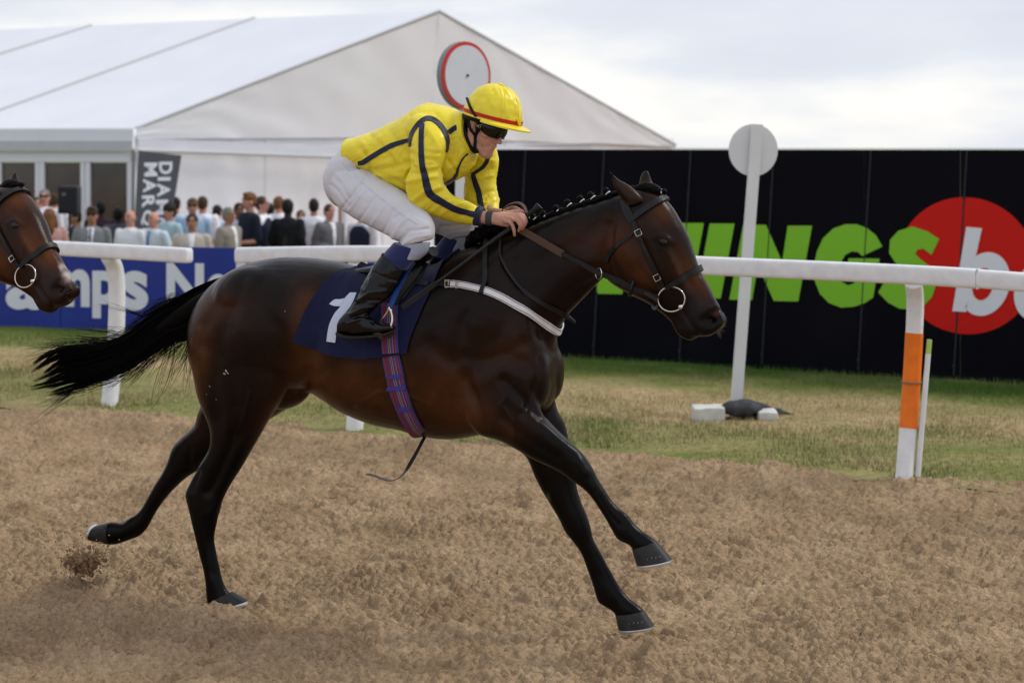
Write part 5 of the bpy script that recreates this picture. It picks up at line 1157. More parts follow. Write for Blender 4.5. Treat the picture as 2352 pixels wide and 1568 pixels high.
for pts, r_, a_ in (([(940, 400), (965, 398), (1012, 392)], 6, -.007), ([(936, 418), (975, 408), (1015, 402)], 5, .005), ([(955, 470), (985, 452), (1020, 438)], 5, -.006), ([(948, 460), (975, 440), (1018, 428)], 5, .006), ([(980, 488), (1000, 470), (1040, 455)], 4, -.004), ([(1010, 495), (1030, 480), (1060, 466)], 4, .0035), ([(955, 378), (985, 386), (1012, 380)], 4, .0035), ([(942, 350), (960, 362), (1000, 368)], 5, -.004),
                    ([(940, 372), (905, 385), (850, 392)], 7, -.007), ([(935, 400), (900, 405), (860, 400)], 6, .006), ([(930, 425), (905, 412), (870, 398)], 5, -.006), ([(825, 340), (840, 360), (850, 385)], 5, -.006), ([(835, 330), (850, 350), (862, 380)], 6, .005), ([(870, 320), (900, 350), (930, 390)], 8, .005), ([(895, 300), (915, 330), (938, 352)], 7, -.005), ([(850, 310), (880, 335), (905, 375)], 6, -.004),
                    ([(1040, 300), (1050, 330), (1048, 370)], 6, -.008), ([(1060, 290), (1064, 330), (1070, 365)], 6, .006), ([(1030, 370), (1045, 390), (1060, 402)], 5, -.006), ([(1020, 395), (1040, 380), (1062, 350)], 5, .006), ([(1000, 262), (1015, 280), (1022, 300)], 6, -.004), ([(985, 300), (1005, 330), (1010, 355)], 7, .003), ([(960, 340), (985, 350), (1010, 352)], 4, -.003)): st(pts, r_, a_)
for pts, r_, a_ in (([(1075, 385), (1105, 392), (1140, 385)], 5, -.006), ([(1072, 400), (1100, 410), (1138, 402)], 5, .005), ([(1080, 440), (1110, 446), (1142, 436)], 5, -.005), ([(1090, 355), (1110, 370), (1140, 368)], 5, .005), ([(1088, 460), (1115, 468), (1143, 458)], 4, .006)): st(pts, r_, a_, 1)
n1 = fbm(V[:, 0] * 9 + V[:, 2] * 6, V[:, 2] * 11, 4, z=V[:, 1] * 8); n2_ = 1 - np.abs(2 * fbm(V[:, 0] * 7 - V[:, 2] * 9, V[:, 2] * 5 + 4, 3, z=V[:, 1] * 7) - 1)
gx = V[:, 0] * .8 - V[:, 2] * .6; gz = V[:, 0] * .6 + V[:, 2] * .8
f1 = fbm(gx * 26 + n1 * 3, gz * 7, 3, z=V[:, 1] * 8); f2 = fbm(gx * 8 + 4, gz * 22 + n1 * 4, 3, z=V[:, 1] * 8); msk = fbm(V[:, 0] * 5, V[:, 2] * 5, 2, z=V[:, 1] * 5)
V += N * ((n1 - .5) * .009 + (1 - np.abs(2 * f1 - 1) - .7) * .0075 * np.clip(msk * 3 - .9, 0, 1) + (1 - np.abs(2 * f2 - 1) - .7) * .0075 * np.clip(2.1 - msk * 3, 0, 1))[:, None]
Sb = bpy.data.meshes.new('x'); Sb.from_pydata(V.tolist(), [], [tuple(p.vertices) for p in me_.polygons]); Sb.update(); SB = bvh_of(Sb)
silks = jmesh('silks', me_, JM['yellow'], V=V)
def seam(pts, w_, bv=None, nm='seam_stripe', m=None, par=None, **k): return jp(nm, ribbon(bv or SB, pts, w_, off=k.pop('off', .0032), th=.0012, cols=k.pop('cols', 5), **k), m or JM['navy'], par or silks)
seam([(823, 375), (836, 372), (860, 357), (895, 337), (925, 326), (941, 322)], [9, 11, 11, 11, 10, 9])
seam([(941, 338), (943, 318), (950, 300), (963, 283), (979, 273), (998, 277), (1013, 291), (1024, 310), (1028, 330), (1025, 350)], [5, 8, 9, 10, 11, 11, 11, 10, 7, 4])
seam([(970, 284), (968, 310), (968, 345), (970, 378), (976, 405), (982, 432), (990, 448), (1015, 464), (1045, 480), (1075, 489), (1092, 494)], [11, 11.5, 12, 13, 15, 17, 17, 15, 14, 13, 13], sub=10)
seam([(1030, 305), (1042, 296), (1056, 291), (1062, 290)], [11, 12, 13, 12])
seam([(1020, 423), (1037, 415), (1048, 400), (1052, 385), (1062, 365), (1074, 353)], [5, 6, 6, 4, 3.5, 3.5], nm='zip_placket')
seam([(1124, 356), (1116, 374), (1104, 388), (1088, 399), (1083, 400)], [8, 8.5, 8, 7, 6])
seam([(1087, 402), (1092, 420), (1099, 440), (1103, 462), (1107, 482)], [10, 12, 13, 13, 13])
# cuffs
for (st_, w_) in (([(1090, 518.5, 1099, 473, -.112, .040), (1098, 519.5, 1106, 474, -.108, .039), (1105, 519, 1112, 477, -.105, .034)], 0), ([(1080, 494, 1143, 487, .12, .038), (1092, 498, 1146, 492, .105, .036)], 1)):
    jp('cuff', loft(st_, 4, 24, 2.2), JM['navy'], silks)
# collar, standing round the neck, with the black underlayer in it
P0_, P1_ = H_((-.055, 0, -.062)), None
col_c = [(1062, 256, 1082, 350, -.0, .088), (1068, 262, 1084, 354, 0, .082), (1075, 268, 1087, 353, 0, .076)]
me_ = remesh([loft([(1046, 253, 1066, 360, -.005, .104), (1058, 256, 1078, 358, -.005, .098), (1070, 262, 1090, 353, -.006, .090)], 5, 30)], .004, 3); V, N = get_vn(me_); V += N * ((fbm(V[:, 0] * 30, V[:, 2] * 14, 3, z=V[:, 1] * 14) - .5) * .010)[:, None]; jmesh('collar', me_, JM['yellow'], silks, V)
jp('neck_cover', loft([(1062, 266, 1080, 354, 0, .080), (1070, 268, 1090, 353, 0, .078), (1077, 275, 1098, 352, 0, .072), (1081, 290, 1103, 350, 0, .062)], 5, 26), JM['black'])
# wrist band
jp('wrist_band', loft([(1117.5, 517.5, 1119.5, 484.5, -.0995, .0235), (1131, 519, 1134, 485.5, -.097, .0235)], 4, 22, 2.2), mat('rubber band', (.035, .045, .05), .5))

# breeches: seat, thighs down over the knees, mirrored for the far leg
pel = [(845, 330, 846, 408, 0, .125), (815, 330, 842, 428, 0, .148), (790, 346, 826, 452, 0, .160), (772, 366, 808, 470, 0, .158), (762, 392, 792, 478, 0, .14), (762, 425, 780, 472, 0, .09)]
thg = [(848, 385, 756, 408, -.085, .085), (866, 398, 762, 446, -.10, .095), (888, 416, 784, 479, -.125, .098), (915, 434, 826, 507, -.16, .090), (942, 454, 872, 531, -.20, .080), (966, 476, 905, 549, -.235, .072), (984, 492, 925, 562, -.255, .068), (994, 512, 926, 570, -.27, .066), (997, 532, 924, 572, -.275, .062), (992, 550, 920, 566, -.28, .056)]
T1 = loft(thg, 7, 30, 2.15)
me_ = remesh([loft(pel, 6, 34), T1, mirror(T1), e_(795, 425, -.085, 38, 52, .075), mirror(e_(795, 425, -.085, 38, 52, .075))], .0055, 7, .5)
V, N = get_vn(me_)
for pts, r_, a_ in (([(765, 405), (785, 425), (800, 455)], 5, -.004), ([(760, 425), (778, 440), (800, 475)], 4, -.004), ([(785, 385), (812, 410), (825, 450)], 4, .003), ([(785, 478), (815, 440), (838, 412)], 3, -.005), ([(800, 485), (826, 452), (845, 430)], 3, .003), ([(826, 505), (845, 478), (860, 455)], 3.5, -.004), ([(850, 520), (872, 490), (885, 470)], 3.5, .003), ([(880, 532), (893, 505), (905, 480)], 3.5, -.004),
                    ([(905, 545), (915, 520), (935, 500)], 4, .005), ([(915, 555), (940, 530), (985, 525)], 4, -.006), ([(925, 560), (955, 545), (992, 540)], 3, .004), ([(905, 500), (925, 490), (960, 478)], 5, -.004), ([(905, 512), (902, 535), (900, 548)], 4, .005), ([(935, 470), (950, 490), (985, 505)], 4, -.004), ([(825, 372), (840, 392), (852, 402)], 6, -.004), ([(800, 350), (815, 375), (822, 390)], 5, .003)): stroke(V, N, pts, r_, a_, side=0)
V += N * ((fbm(V[:, 0] * 10, V[:, 2] * 13, 4, z=V[:, 1] * 9) - .5) * .009)[:, None]
Bb = bpy.data.meshes.new('x'); Bb.from_pydata(V.tolist(), [], [tuple(p.vertices) for p in me_.polygons]); Bb.update(); BB = bvh_of(Bb)
brc = jmesh('breeches', me_, JM['breeches'], V=V)
seam([(785, 372), (812, 400), (845, 430), (885, 462), (925, 492), (960, 515)], 1.6, BB, 'side_seam', mat('seam pale', (.66, .68, .76), .6), brc, cols=2, off=.002)
# stocking, sock and boots for both legs
def pair(nm, st_, m, sub=6, n=26, pw=2.15, crease=None, vox=.0042, sm_=5, noise=0.0):
    for s_ in (-1, 1):
        P = loft(st_, sub, n, pw) if not isinstance(st_[0], list) else None
        parts = [loft(s2, sub, n, pw) for s2 in st_] if P is None else [P]
        me_ = remesh(parts, vox, sm_); V, N = get_vn(me_)
        if crease:
            for pts, r_, a_ in crease: stroke(V, N, pts, r_, a_, side=-1)
        if noise: V += N * ((fbm(V[:, 0] * 16 + V[:, 2] * 8, V[:, 2] * 20, 3, z=V[:, 1] * 14) - .5) * noise)[:, None]
        if s_ > 0:
            V[:, 1] *= -1
            me_.flip_normals()
        o = jmesh(nm, me_, m, V=V)
    return o
pair('stocking', [(924, 560, 988, 556, -.28, .050), (912, 572, 980, 580, -.283, .050), (898, 590, 962, 598, -.288, .048)], mat('pale stocking', (.34, .36, .47), .75), noise=.004)
pair('sock', [(907, 556, 971, 572, -.284, .054), (896, 567, 967, 580, -.286, .055), (885, 580, 958, 592, -.29, .055), (875, 594, 945, 606, -.296, .054), (866, 608, 934, 620, -.30, .052)], JM['sock'], noise=.005)
bootL = [(879, 580, 934, 612, -.298, .056), (868, 597, 930, 618, -.303, .056), (856, 614, 925, 634, -.31, .055), (842, 640, 915, 655, -.32, .052), (829, 665, 901, 674, -.328, .048), (817, 688, 884, 692, -.335, .043), (806, 706, 862, 708, -.342, .038), (797, 722, 848, 722, -.346, .036)]
bootF = [(779, 738, 776, 762, -.350, .024), (786, 726, 781, 767, -.350, .030), (800, 715, 797, 770, -.350, .034), (820, 712, 816, 771, -.350, .034), (842, 724, 838, 770, -.350, .036), (864, 736, 861, 768, -.350, .040), (886, 742, 884, 765, -.350, .039), (900, 747, 899, 760, -.350, .028), (906, 751, 906, 756, -.350, .012)]
pair('boot', [bootL, bootF], JM['patent'], crease=[([(858, 625), (890, 640), (925, 648)], 2.5, -.005), ([(822, 690), (850, 672), (885, 668)], 4, .007), ([(818, 700), (845, 690), (872, 690)], 3, -.008), ([(805, 722), (830, 708), (858, 704)], 3, .006), ([(806, 732), (835, 720), (852, 718)], 2.5, -.006), ([(800, 742), (830, 732), (858, 735)], 3, .005), ([(850, 640), (846, 655), (838, 668)], 3, .004), ([(842, 728), (855, 738), (862, 748)], 4, -.004)], noise=.008)
for s_ in (-1, 1):
    P = loft([(777, 760, 777, 771, -.350, .028), (800, 769, 802, 777, -.350, .037), (832, 770, 832, 777, -.350, .035), (862, 767, 863, 774, -.350, .042), (890, 763, 890, 770, -.350, .038), (905, 757, 905, 762, -.350, .018)], 5, 20, 2.6)
    P = mirror(P) if s_ > 0 else P; jp('sole', P, JM['sole'])

# skull cap with yellow silk cover, peak, red ribbon, goggles
KO = U(1131, 271, -.005); KR = np.array(Euler((0, 0, R(-17))).to_matrix() @ Euler((R(-4), 0, 0)).to_matrix() @ Euler((0, R(14), 0)).to_matrix())
K = lambda A_: np.asarray(A_) @ KR.T + KO
ax3 = (.139, .117, .152); nph, nth = 240, 40; Lo, Hi = [], []
for i in range(nth + 1):
    th = i / nth * math.pi / 2; row = []
    for j in range(nph + 1):
        ph = 2 * math.pi * j / nph; c6 = abs(math.cos(3 * ph + .5)) ** .35
        r = .965 + .035 * c6 * math.sin(min(th * 1.4, math.pi / 2)); g = .014 * math.sin(ph * 38 + 3 * math.sin(ph * 5)) * (.5 + .5 * math.sin(ph * 7)) * math.exp(-((math.pi / 2 - th) / .16) ** 2); r += g + .010 * math.sin(3 * ph * 2 + 1) * math.exp(-((math.cos(th) - .3) / .3) ** 2) * .6 + .035 * (float(vnoise(np.array([ph * 5.0]), np.array([th * 6.0]))[0]) - .5)
        zz = math.cos(th); z = zz * ax3[2] * r; e2_ = math.sin(th) ** .92
        row.append((e2_ * math.cos(ph) * ax3[0] * r, e2_ * math.sin(ph) * ax3[1] * r, z))
    Hi.append(row)
Hi = K(np.array(Hi)); V, Fc = slab(K(np.array([[np.array(KR.T @ (p - KO)) * .965 for p in row] for row in Hi])), Hi)
cap_ = jp('cap', (V, Fc), JM['yellow'])
cv = bpy.data.meshes.new('x'); cv.from_pydata(V.tolist(), [], Fc); cv.update(); CV = bvh_of(cv)
def ringband(z0, z1, k, m, nm, par, drop=0):
    A_ = []
    for z in (z0, z1):
        A_.append([(math.cos(a) * ax3[0] * k, math.sin(a) * ax3[1] * k, z) for a in np.linspace(0, 2 * np.pi, 65)])
    A_ = np.array(A_); B_ = A_ * np.array((1.018, 1.018, 1)); jp(nm, slab(K(A_), K(B_)), m, par)
ringband(.0, .016, 1.0, JM['red'], 'ribbon', cap_); ringband(-.010, .002, .985, JM['yellow'], 'cap_hem', cap_)
pkG = []
for a in np.linspace(-78, 78, 40):
    r0, ext = .985, .062 * math.cos(R(a)) ** .8; row = []
    for t in (0, .5, 1): row.append((math.cos(R(a)) * (ax3[0] * r0 + ext * t), math.sin(R(a)) * (ax3[1] * r0 + ext * t * .4), -.004 - .012 * t * math.cos(R(a)) - .010 * t * math.sin(R(a)) ** 2))
    pkG.append(row)
pkG = np.array(pkG); jp('peak', slab(K(pkG - (0, 0, .0035)), K(pkG + (0, 0, .0035))), JM['yellow'], cap_)
V, Fc = ellip((0, 0, 0), (.012, .012, .006)); bt = KR @ np.array((.0, 0, ax3[2] * .985)); p_ = hit(CV, 1163, 192)[0]; V = V @ KR.T + (p_ if p_ is not None else bt + KO); jp('button', (V, Fc), JM['yellow'], cap_)
jp('tie', ribbon(CV, [(1187, 273), (1190, 282), (1192, 289)], 6, off=.006, th=.003), mat('tie yellow', (.75, .50, .01), .5), cap_)
# padded black shell below the cover
sh = []
for i in range(8):
    th = math.pi / 2 + i / 7 * .34; sh.append([(math.sin(th) * math.cos(p) * .131 - .004 * i, math.sin(th) * math.sin(p) * .108, math.cos(th) * .085) for p in np.linspace(R(75), R(285), 40)])
sh = np.array(sh); jp('helmet_shell', slab(K(sh * .955), K(sh)), JM['black'], cap_)
# goggles
G_ = []
for a in np.linspace(-82, 82, 48):
    ra = R(a); rad = 1.0; h1 = .026 - .004 * abs(a / 82) ** 2; h0 = -.024 + .010 * math.exp(-(a / 9) ** 2) + .018 * max(0, (abs(a) - 45) / 37) ** 1.5
    bul = .004 * math.sin(min(abs(a), 60) / 60 * math.pi); row = []
    for t in np.linspace(0, 1, 7):
        z = h0 + (h1 - h0) * t; b_ = .006 * math.sin(math.pi * t); row.append((.006 + (.096 + bul + b_) * math.cos(ra) ** .8, (.074 + b_ * .6) * math.sin(ra), z + .006))
    G_.append(row)
G_ = np.array(G_); hv = lambda A_: A_ @ HR.T + HO
gg = jp('goggles', slab(hv(G_ * (.96, .96, 1)), hv(G_)), JM['lens'])
ed = [tuple(r[0]) for r in G_] + [tuple(r[-1]) for r in G_[::-1]] + [tuple(G_[0][0])]
jp('goggle_frame', tube(hv(np.array(ed)), .0036, 6), mat('frame brown black', (.02, .008, .006), .4), gg)
jp('goggle_pad', slab(hv(np.array([[(.004 + .101 * math.cos(R(a)) ** .8, .077 * math.sin(R(a)), z) for z in (.029, .044)] for a in np.linspace(-80, 80, 40)])), hv(np.array([[(.010 + .104 * math.cos(R(a)) ** .8, .081 * math.sin(R(a)), z) for z in (.029, .044)] for a in np.linspace(-80, 80, 40)]))), JM['black'], gg)
jp('goggle_strap', ribbon(CV, [(1094, 268), (1086, 255), (1078, 238), (1074, 222), (1078, 212)], [6, 5, 4, 3.5, 3], off=.004, th=.003), JM['black'], gg)
P = np.array([H_((.030, -.078, .010)), H_((.010, -.086, .022)), H_((-.012, -.092, .040))]); jp('goggle_strap', strap3d(P, .012, .003, tuple(HR @ np.array((0, 0, 1)))), JM['black'], gg)
ring = [H_((.036 + .006 * a, -.0785 - .001 * a, .008 + .008 * b)) for a, b in ((-1, -1), (1, -1), (1, 1), (-1, 1), (-1, -1))]; jp('strap_slider', tube(ring, .0016, 6), HM['steel'], gg)
cs = lambda pts, w_: jp('chin_strap', ribbon(JBV, pts, w_, off=.0035, th=.003, sub=6), JM['black'])
cs([(1106, 284), (1100, 298), (1093, 310), (1091, 325), (1092, 340), (1098, 350)], [8, 7, 7, 6.5, 6, 5]); cs([(1077, 276), (1079, 290), (1085, 303), (1091, 312)], [5, 5, 5, 5])
# hairline at the nape and temple
me_ = remesh([he((-.02, 0, .02), (.090, .0775, .085))], .005, 2); V, N = get_vn(me_); V += N * ((fbm(V[:, 0] * 60, V[:, 2] * 60, 2, z=V[:, 1] * 60) - .5) * .004)[:, None]; jmesh('hair', me_, mat('dark brown hair', (.03, .016, .010), .6), V=V)

# whip held under the hand
wh, so = thing_at('whip', U(1180, 520, -.1), 'black racing whip in the jockey hand, pointing down to the saddle cloth', 'whip')
P = [U(1236, 477, -.075), U(1224, 485, -.08), U(1205, 499, -.088), U(1167, 528, -.12), U(1130, 554, -.17), U(1060, 607, -.27), U(1000, 651, -.345)]
hp('shaft', tube(P, [.0135, .0105, .0105, .0098, .0085, .0062, .0055], 12, sub=6), mat('whip black', (.010, .010, .012), .5, bump=.6, bscale=130), wh, so)
hp('cap', tube([U(1240, 473, -.073), U(1236, 477, -.075), U(1230, 481, -.078)], [.017, .018, .014], 16), HM['leather'], wh, so)
hp('flap', strap3d([U(1002, 650, -.343), U(965, 677, -.372), U(924, 706, -.395)], .021, .006, (0.5, 0, 1)), mat('whip flap', (.02, .02, .022), .45), wh, so)
# ------------------------------------------------------------------ people behind the blue board
CM = {}
def cmat(nm, c, r_=.8): 
    if nm not in CM: CM[nm] = mat(nm, c, r_, var=.06, vscale=5)
    return CM[nm]
def rot_z(V, a): c_, s_ = math.cos(a), math.sin(a); V = np.asarray(V); return np.stack([V[:, 0] * c_ - V[:, 1] * s_, V[:, 0] * s_ + V[:, 1] * c_, V[:, 2]], 1)
def oval(zs): # (z, rx, ry, cx, cy)
    Z = crom(np.array(zs, float), 4); C = np.stack([Z[:, 3], Z[:, 4], Z[:, 0]], 1); return rings(C, np.stack([Z[:, 1], 0 * Z[:, 1], 0 * Z[:, 1]], 1), np.stack([0 * Z[:, 2], Z[:, 2], 0 * Z[:, 2]], 1), 20, 2.3)
ARM = {'down': lambda s: [(.19 * s, 0, 1.445), (.235 * s, .02, 1.16), (.235 * s, -.06, .93)],
       'bent': lambda s: [(.19 * s, 0, 1.445), (.24 * s, .03, 1.17), (.12 * s, -.22, 1.12)],
       'folded': lambda s: [(.175 * s, 0, 1.44), (.25 * s, -.02, 1.18), (.02 * s, -.20, 1.17)],
       'pocket': lambda s: [(.19 * s, 0, 1.445), (.27 * s, .05, 1.17), (.19 * s, -.05, .96)]}
proto_me = {}
def figure_mesh(arms, kind):
    key = (arms, kind)
    if key in proto_me: return proto_me[key]
    A_, B_ = arms; P = {}
    ar = [ARM[A_](-1), ARM[B_](1)]
    sk = [ellip((0, 0, 1.668), (.069, .089, .106)), ellip((0, -.03, 1.62), (.052, .058, .068)), capsule([(0, -.088, 1.67), (0, -.105, 1.645)], [.010, .014]), ellip((.074, .005, 1.65), (.012, .018, .03)), ellip((-.074, .005, 1.65), (.012, .018, .03)),
          capsule([(0, .01, 1.60), (0, .015, 1.48), (0, .01, 1.3), (0, .01, .98)], [.055, .062, .12, .12], 14)]
    for a in ar:
        d_ = np.array(a[2]) - np.array(a[1]); d_ /= np.linalg.norm(d_); w_ = np.array(a[2]); sk += [capsule(a, [.045, .038, .027], 12), capsule([w_, w_ + d_ * .07], [.028, .032], 12)]
        sd_ = np.cross(d_, (0, 0, 1.0)) if abs(d_[2]) < .8 else np.array((1.0, 0, 0)); sd_ /= np.linalg.norm(sd_) + 1e-6
        for k in range(4): sk.append(capsule([w_ + d_ * .08 + sd_ * (.019 * (k - 1.5)), w_ + d_ * .13 + sd_ * (.017 * (k - 1.5)), w_ + d_ * .155 + sd_ * (.012 * (k - 1.5)) + (0, -.015, -.01)], [.0105, .010, .009], 8, 2))
        sk.append(capsule([w_ + d_ * .03 + sd_ * .03, w_ + d_ * .09 + sd_ * .045], [.012, .010], 8, 2))
    for s in (-1, 1): sk.append(capsule([(.09 * s, .01, .92), (.10 * s, 0, .5), (.10 * s, .02, .09), (.10 * s, -.10, .045)], [.085, .055, .038, .035], 12))
    P['body'] = remesh(sk, .013, 3)
    bulk = 1.08 if kind == 'jacket' else 1.0
    hem = .84 if kind == 'jacket' else .98
    tor = oval([(hem, .175 * bulk, .125 * bulk, 0, .01), (1.08, .168 * bulk, .122 * bulk, 0, .0), (1.22, .182 * bulk, .128 * bulk, 0, .0), (1.36, .200 * bulk, .128 * bulk, 0, .005), (1.45, .192 * bulk, .108 * bulk, 0, .01), (1.495, .125, .085, 0, .012), (1.525, .066, .066, 0, .012)])
    cl = [tor]
    for a in ar:
        a = [np.array(q_) for q_ in a]; end = a[1] + (a[2] - a[1]) * (.86 if kind != 'polo' else .12); cl.append(capsule([a[0], a[1], end], [.066 * bulk, .056 * bulk, .044 * bulk], 14, 4))
    if kind == 'dress': cl.append(oval([(.45, .26, .24, 0, 0), (.8, .20, .17, 0, 0), (1.05, .14, .11, 0, 0)]))
    me = remesh(cl, .014, 3); V, N = get_vn(me); V += N * ((fbm(V[:, 0] * 7, V[:, 2] * 9, 3, z=V[:, 1] * 7) - .5) * .03)[:, None]; set_v(me, V); P['top'] = me
    P['trousers'] = remesh([oval([(1.02, .158, .115, 0, .008), (.93, .172, .125, 0, .008), (.84, .175, .125, 0, .008)])] + [capsule([(.088 * s, .01, .88), (.10 * s, 0, .5), (.10 * s, .02, .12)], [.10, .072, .058], 14) for s in (-1, 1)], .018, 3)
    P['shoe'] = remesh([capsule([(0, .05, .045), (0, -.06, .04), (0, -.15, .03)], [.045, .045, .032], 12)], .014, 2)
    proto_me[key] = P; return P
hair_me = {}
def hair_mesh(kind):
    if kind in hair_me: return hair_me[kind]
    if kind == 'short': parts = [ellip((0, .018, 1.695), (.081, .092, .095)), ellip((0, .045, 1.655), (.076, .062, .075))]
    elif kind == 'quiff': parts = [ellip((0, .012, 1.715), (.080, .098, .085)), ellip((0, .048, 1.66), (.076, .060, .075)), ellip((0, -.045, 1.765), (.06, .04, .03))]
    elif kind == 'curly': parts = [ellip((0, .010, 1.715), (.092, .108, .095)), ellip((0, .050, 1.67), (.088, .066, .09))]
    elif kind == 'long': parts = [ellip((0, .018, 1.695), (.086, .096, .098)), capsule([(.07, .02, 1.68), (.085, .03, 1.55), (.08, .02, 1.42)], [.03, .04, .025]), capsule([(-.07, .02, 1.68), (-.085, .03, 1.55), (-.08, .02, 1.42)], [.03, .04, .025]), capsule([(0, .07, 1.68), (0, .09, 1.5), (0, .09, 1.38)], [.07, .07, .04])]
    else: parts = [ellip((0, .055, 1.645), (.073, .052, .045))]
    me = remesh(parts, .007, 2); V, N = get_vn(me); V += N * ((fbm(V[:, 0] * 40, V[:, 2] * 40, 2, z=V[:, 1] * 40) - .5) * (.026 if kind == 'curly' else .012))[:, None]; set_v(me, V); hair_me[kind] = me; return me
def link(nm, me, m, par, loc=(0, 0, 0)):
    if not me.materials: me.materials.append(m)
    o = bpy.data.objects.new(nm, me); COL.objects.link(o); o.parent = par; o.location = loc; o.material_slots[0].link = 'OBJECT'; o.material_slots[0].material = m; return o
SKIN = {'fair': (.50, .25, .18), 'pink': (.58, .28, .22), 'tan': (.36, .18, .11), 'brown': (.22, .10, .06), 'dark': (.030, .016, .012)}
HAIR = {'dark': (.016, .011, .009), 'brown': (.055, .030, .016), 'fair': (.16, .10, .05), 'ginger': (.16, .065, .022), 'grey': (.18, .17, .16), 'black': (.006, .006, .006)}
WHITE, LBLUE = (.82, .83, .88), (.34, .47, .66)
glass_m = mat('dark glasses', (.012, .009, .009), .2)
def person(x, ytop, s, rot, skin, hair, hcol, kind, top, label, arms=('down', 'down'), extra=None, tr=(.03, .03, .04), tilt=0):
    Y = F / s; hp_ = q(x, ytop, Y); z0 = GZ if Y > 21.5 else GZ; h = hp_[2] - z0; k = h / 1.79
    e = empty('person', (hp_[0], Y, z0), R(rot)); e.scale = (k * .98 + .02, k * .98 + .02, k); e.scale = (1.0, 1.0, k) if .94 < k < 1.06 else (k, k, k)
    tag(e, label, 'person', 'racegoers standing behind the blue board'); P = figure_mesh(arms, kind)
    sm_ = cmat('skin ' + skin, SKIN[skin], .55)
    link('body', P['body'], sm_, e); tp = link({'jacket': 'jacket', 'dress': 'dress', 'polo': 'polo_shirt'}.get(kind, 'shirt'), P['top'], cmat('cloth %s' % (str(top)), top), e)
    if kind != 'dress': link('trousers', P['trousers'], cmat('trousers %s' % str(tr), tr), e)
    for s_ in (-1, 1): link('shoe', P['shoe'], cmat('shoe', (.02, .015, .012), .4), e, (.10 * s_, 0, 0))
    if hair: link('hair', hair_mesh(hair), cmat('hair ' + hcol, HAIR[hcol], .6), e)
    for s_ in (-1, 1): link('eye', eye_me, cmat('eye dark', (.02, .015, .012), .3), e, (.030 * s_, -.0885, 1.685))
    link('mouth', mouth_me, cmat('mouth', (.24, .07, .06), .5), e, (0, -.088, 1.612))
    if hair: link('eyebrows', brow_me, cmat('hair ' + hcol, HAIR[hcol], .6), e, (0, -.087, 1.703))
    extra = extra or []
    if 'shades' in extra: link('sunglasses', shade_me, glass_m, e, (0, -.092, 1.686))
    if 'v' in extra or kind == 'jacket': link('shirt_front', vee_me, cmat('shirt white', WHITE), e, (0, -.118, 1.31))
    if 'tie' in extra: link('tie', tie_me, cmat('tie grey blue', (.05, .07, .12)), e, (0, -.145, 1.31))
    if 'bluetie' in extra: link('tie', tie_me, cmat('tie blue', (.06, .15, .42)), e, (0, -.138, 1.31))
    if 'vest' in extra: link('waistcoat', vest_me, cmat('navy waistcoat', (.008, .011, .03)), e)
    if 'glass' in extra:
        g_ = link('glass', gl_me, cmat('clear glass', (.5, .5, .5), .1), e, (.10, -.30, 1.16)); 
    return e
eye_me = remesh([ellip((0, 0, 0), (.014, .008, .008))], .0035, 1); mouth_me = remesh([ellip((0, 0, 0), (.024, .010, .006))], .004, 1)
brow_me = remesh([capsule([(-.045, .01, -.004), (-.028, -.002, .002), (-.012, -.004, 0)], .005, 8), capsule([(.045, .01, -.004), (.028, -.002, .002), (.012, -.004, 0)], .005, 8)], .003, 1)
shade_me = remesh([ellip((-.034, 0, 0), (.031, .010, .021)), ellip((.034, 0, 0), (.031, .010, .021)), capsule([(-.06, .01, .008), (0, -.004, .008), (.06, .01, .008)], .005, 8), capsule([(.062, .01, .008), (.078, .09, .004)], .004, 8), capsule([(-.062, .01, .008), (-.078, .09, .004)], .004, 8)], .004, 1)
vee_me = remesh([rings(np.array([(0, .05, .20), (0, .012, .12), (0, -.018, -.02), (0, -.012, -.22)]), np.array([(.052, 0, 0), (.046, 0, 0), (.030, 0, 0), (.010, 0, 0)]), np.array([(0, .014, 0)] * 4), 16)], .006, 1)
tie_me = remesh([rings(np.array([(0, .045, .19), (0, .03, .16), (0, .004, .0), (0, -.004, -.2), (0, 0, -.24)]), np.array([(.018, 0, 0), (.010, 0, 0), (.020, 0, 0), (.030, 0, 0), (.004, 0, 0)]), np.array([(0, .010, 0)] * 5), 12)], .005, 1)
vest_me = remesh([oval([(.93, .198, .150, 0, .01), (1.08, .192, .148, 0, .0), (1.22, .204, .154, 0, .0), (1.36, .205, .152, 0, .005), (1.45, .15, .130, 0, .012), (1.48, .10, .11, 0, .014)])], .014, 2)
gl_me = remesh([rings(np.array([(0, 0, -.07), (0, 0, .0), (0, 0, .08)]), np.array([(.032, 0, 0), (.038, 0, 0), (.042, 0, 0)]), np.array([(0, .032, 0), (0, .038, 0), (0, .042, 0)]), 16)], .008, 1)

person(102, 434, 140, 8, 'pink', 'short', 'grey', 'shirt', WHITE, 'grey haired man in sunglasses and white shirt, farthest back beside the glazed doors', extra=['shades'])
person(127, 442, 138, 165, 'pink', 'short', 'brown', 'shirt', (.80, .79, .85), 'man in white shirt turned away, standing behind the woman in pink')
person(113, 478, 158, 200, 'fair', 'long', 'ginger', 'dress', (.48, .27, .24), 'woman with long ginger hair in a pale pink dress')
person(172, 482, 150, -60, 'tan', 'short', 'dark', 'jacket', (.012, .013, .022), 'dark haired man in black jacket under the loudspeaker')
person(211, 474, 165, 4, 'tan', 'quiff', 'brown', 'jacket', (.20, .21, .22), 'man in light grey suit, tie and sunglasses facing the track', extra=['shades', 'tie'])
person(232, 459, 145, 190, 'dark', 'short', 'black', 'shirt', (.030, .014, .026), 'person in dark plum shirt partly behind the grey suited man')
person(272, 474, 148, 170, 'dark', 'short', 'black', 'shirt', (.07, .07, .10), 'dark haired person in slate grey shirt before the glass doors')
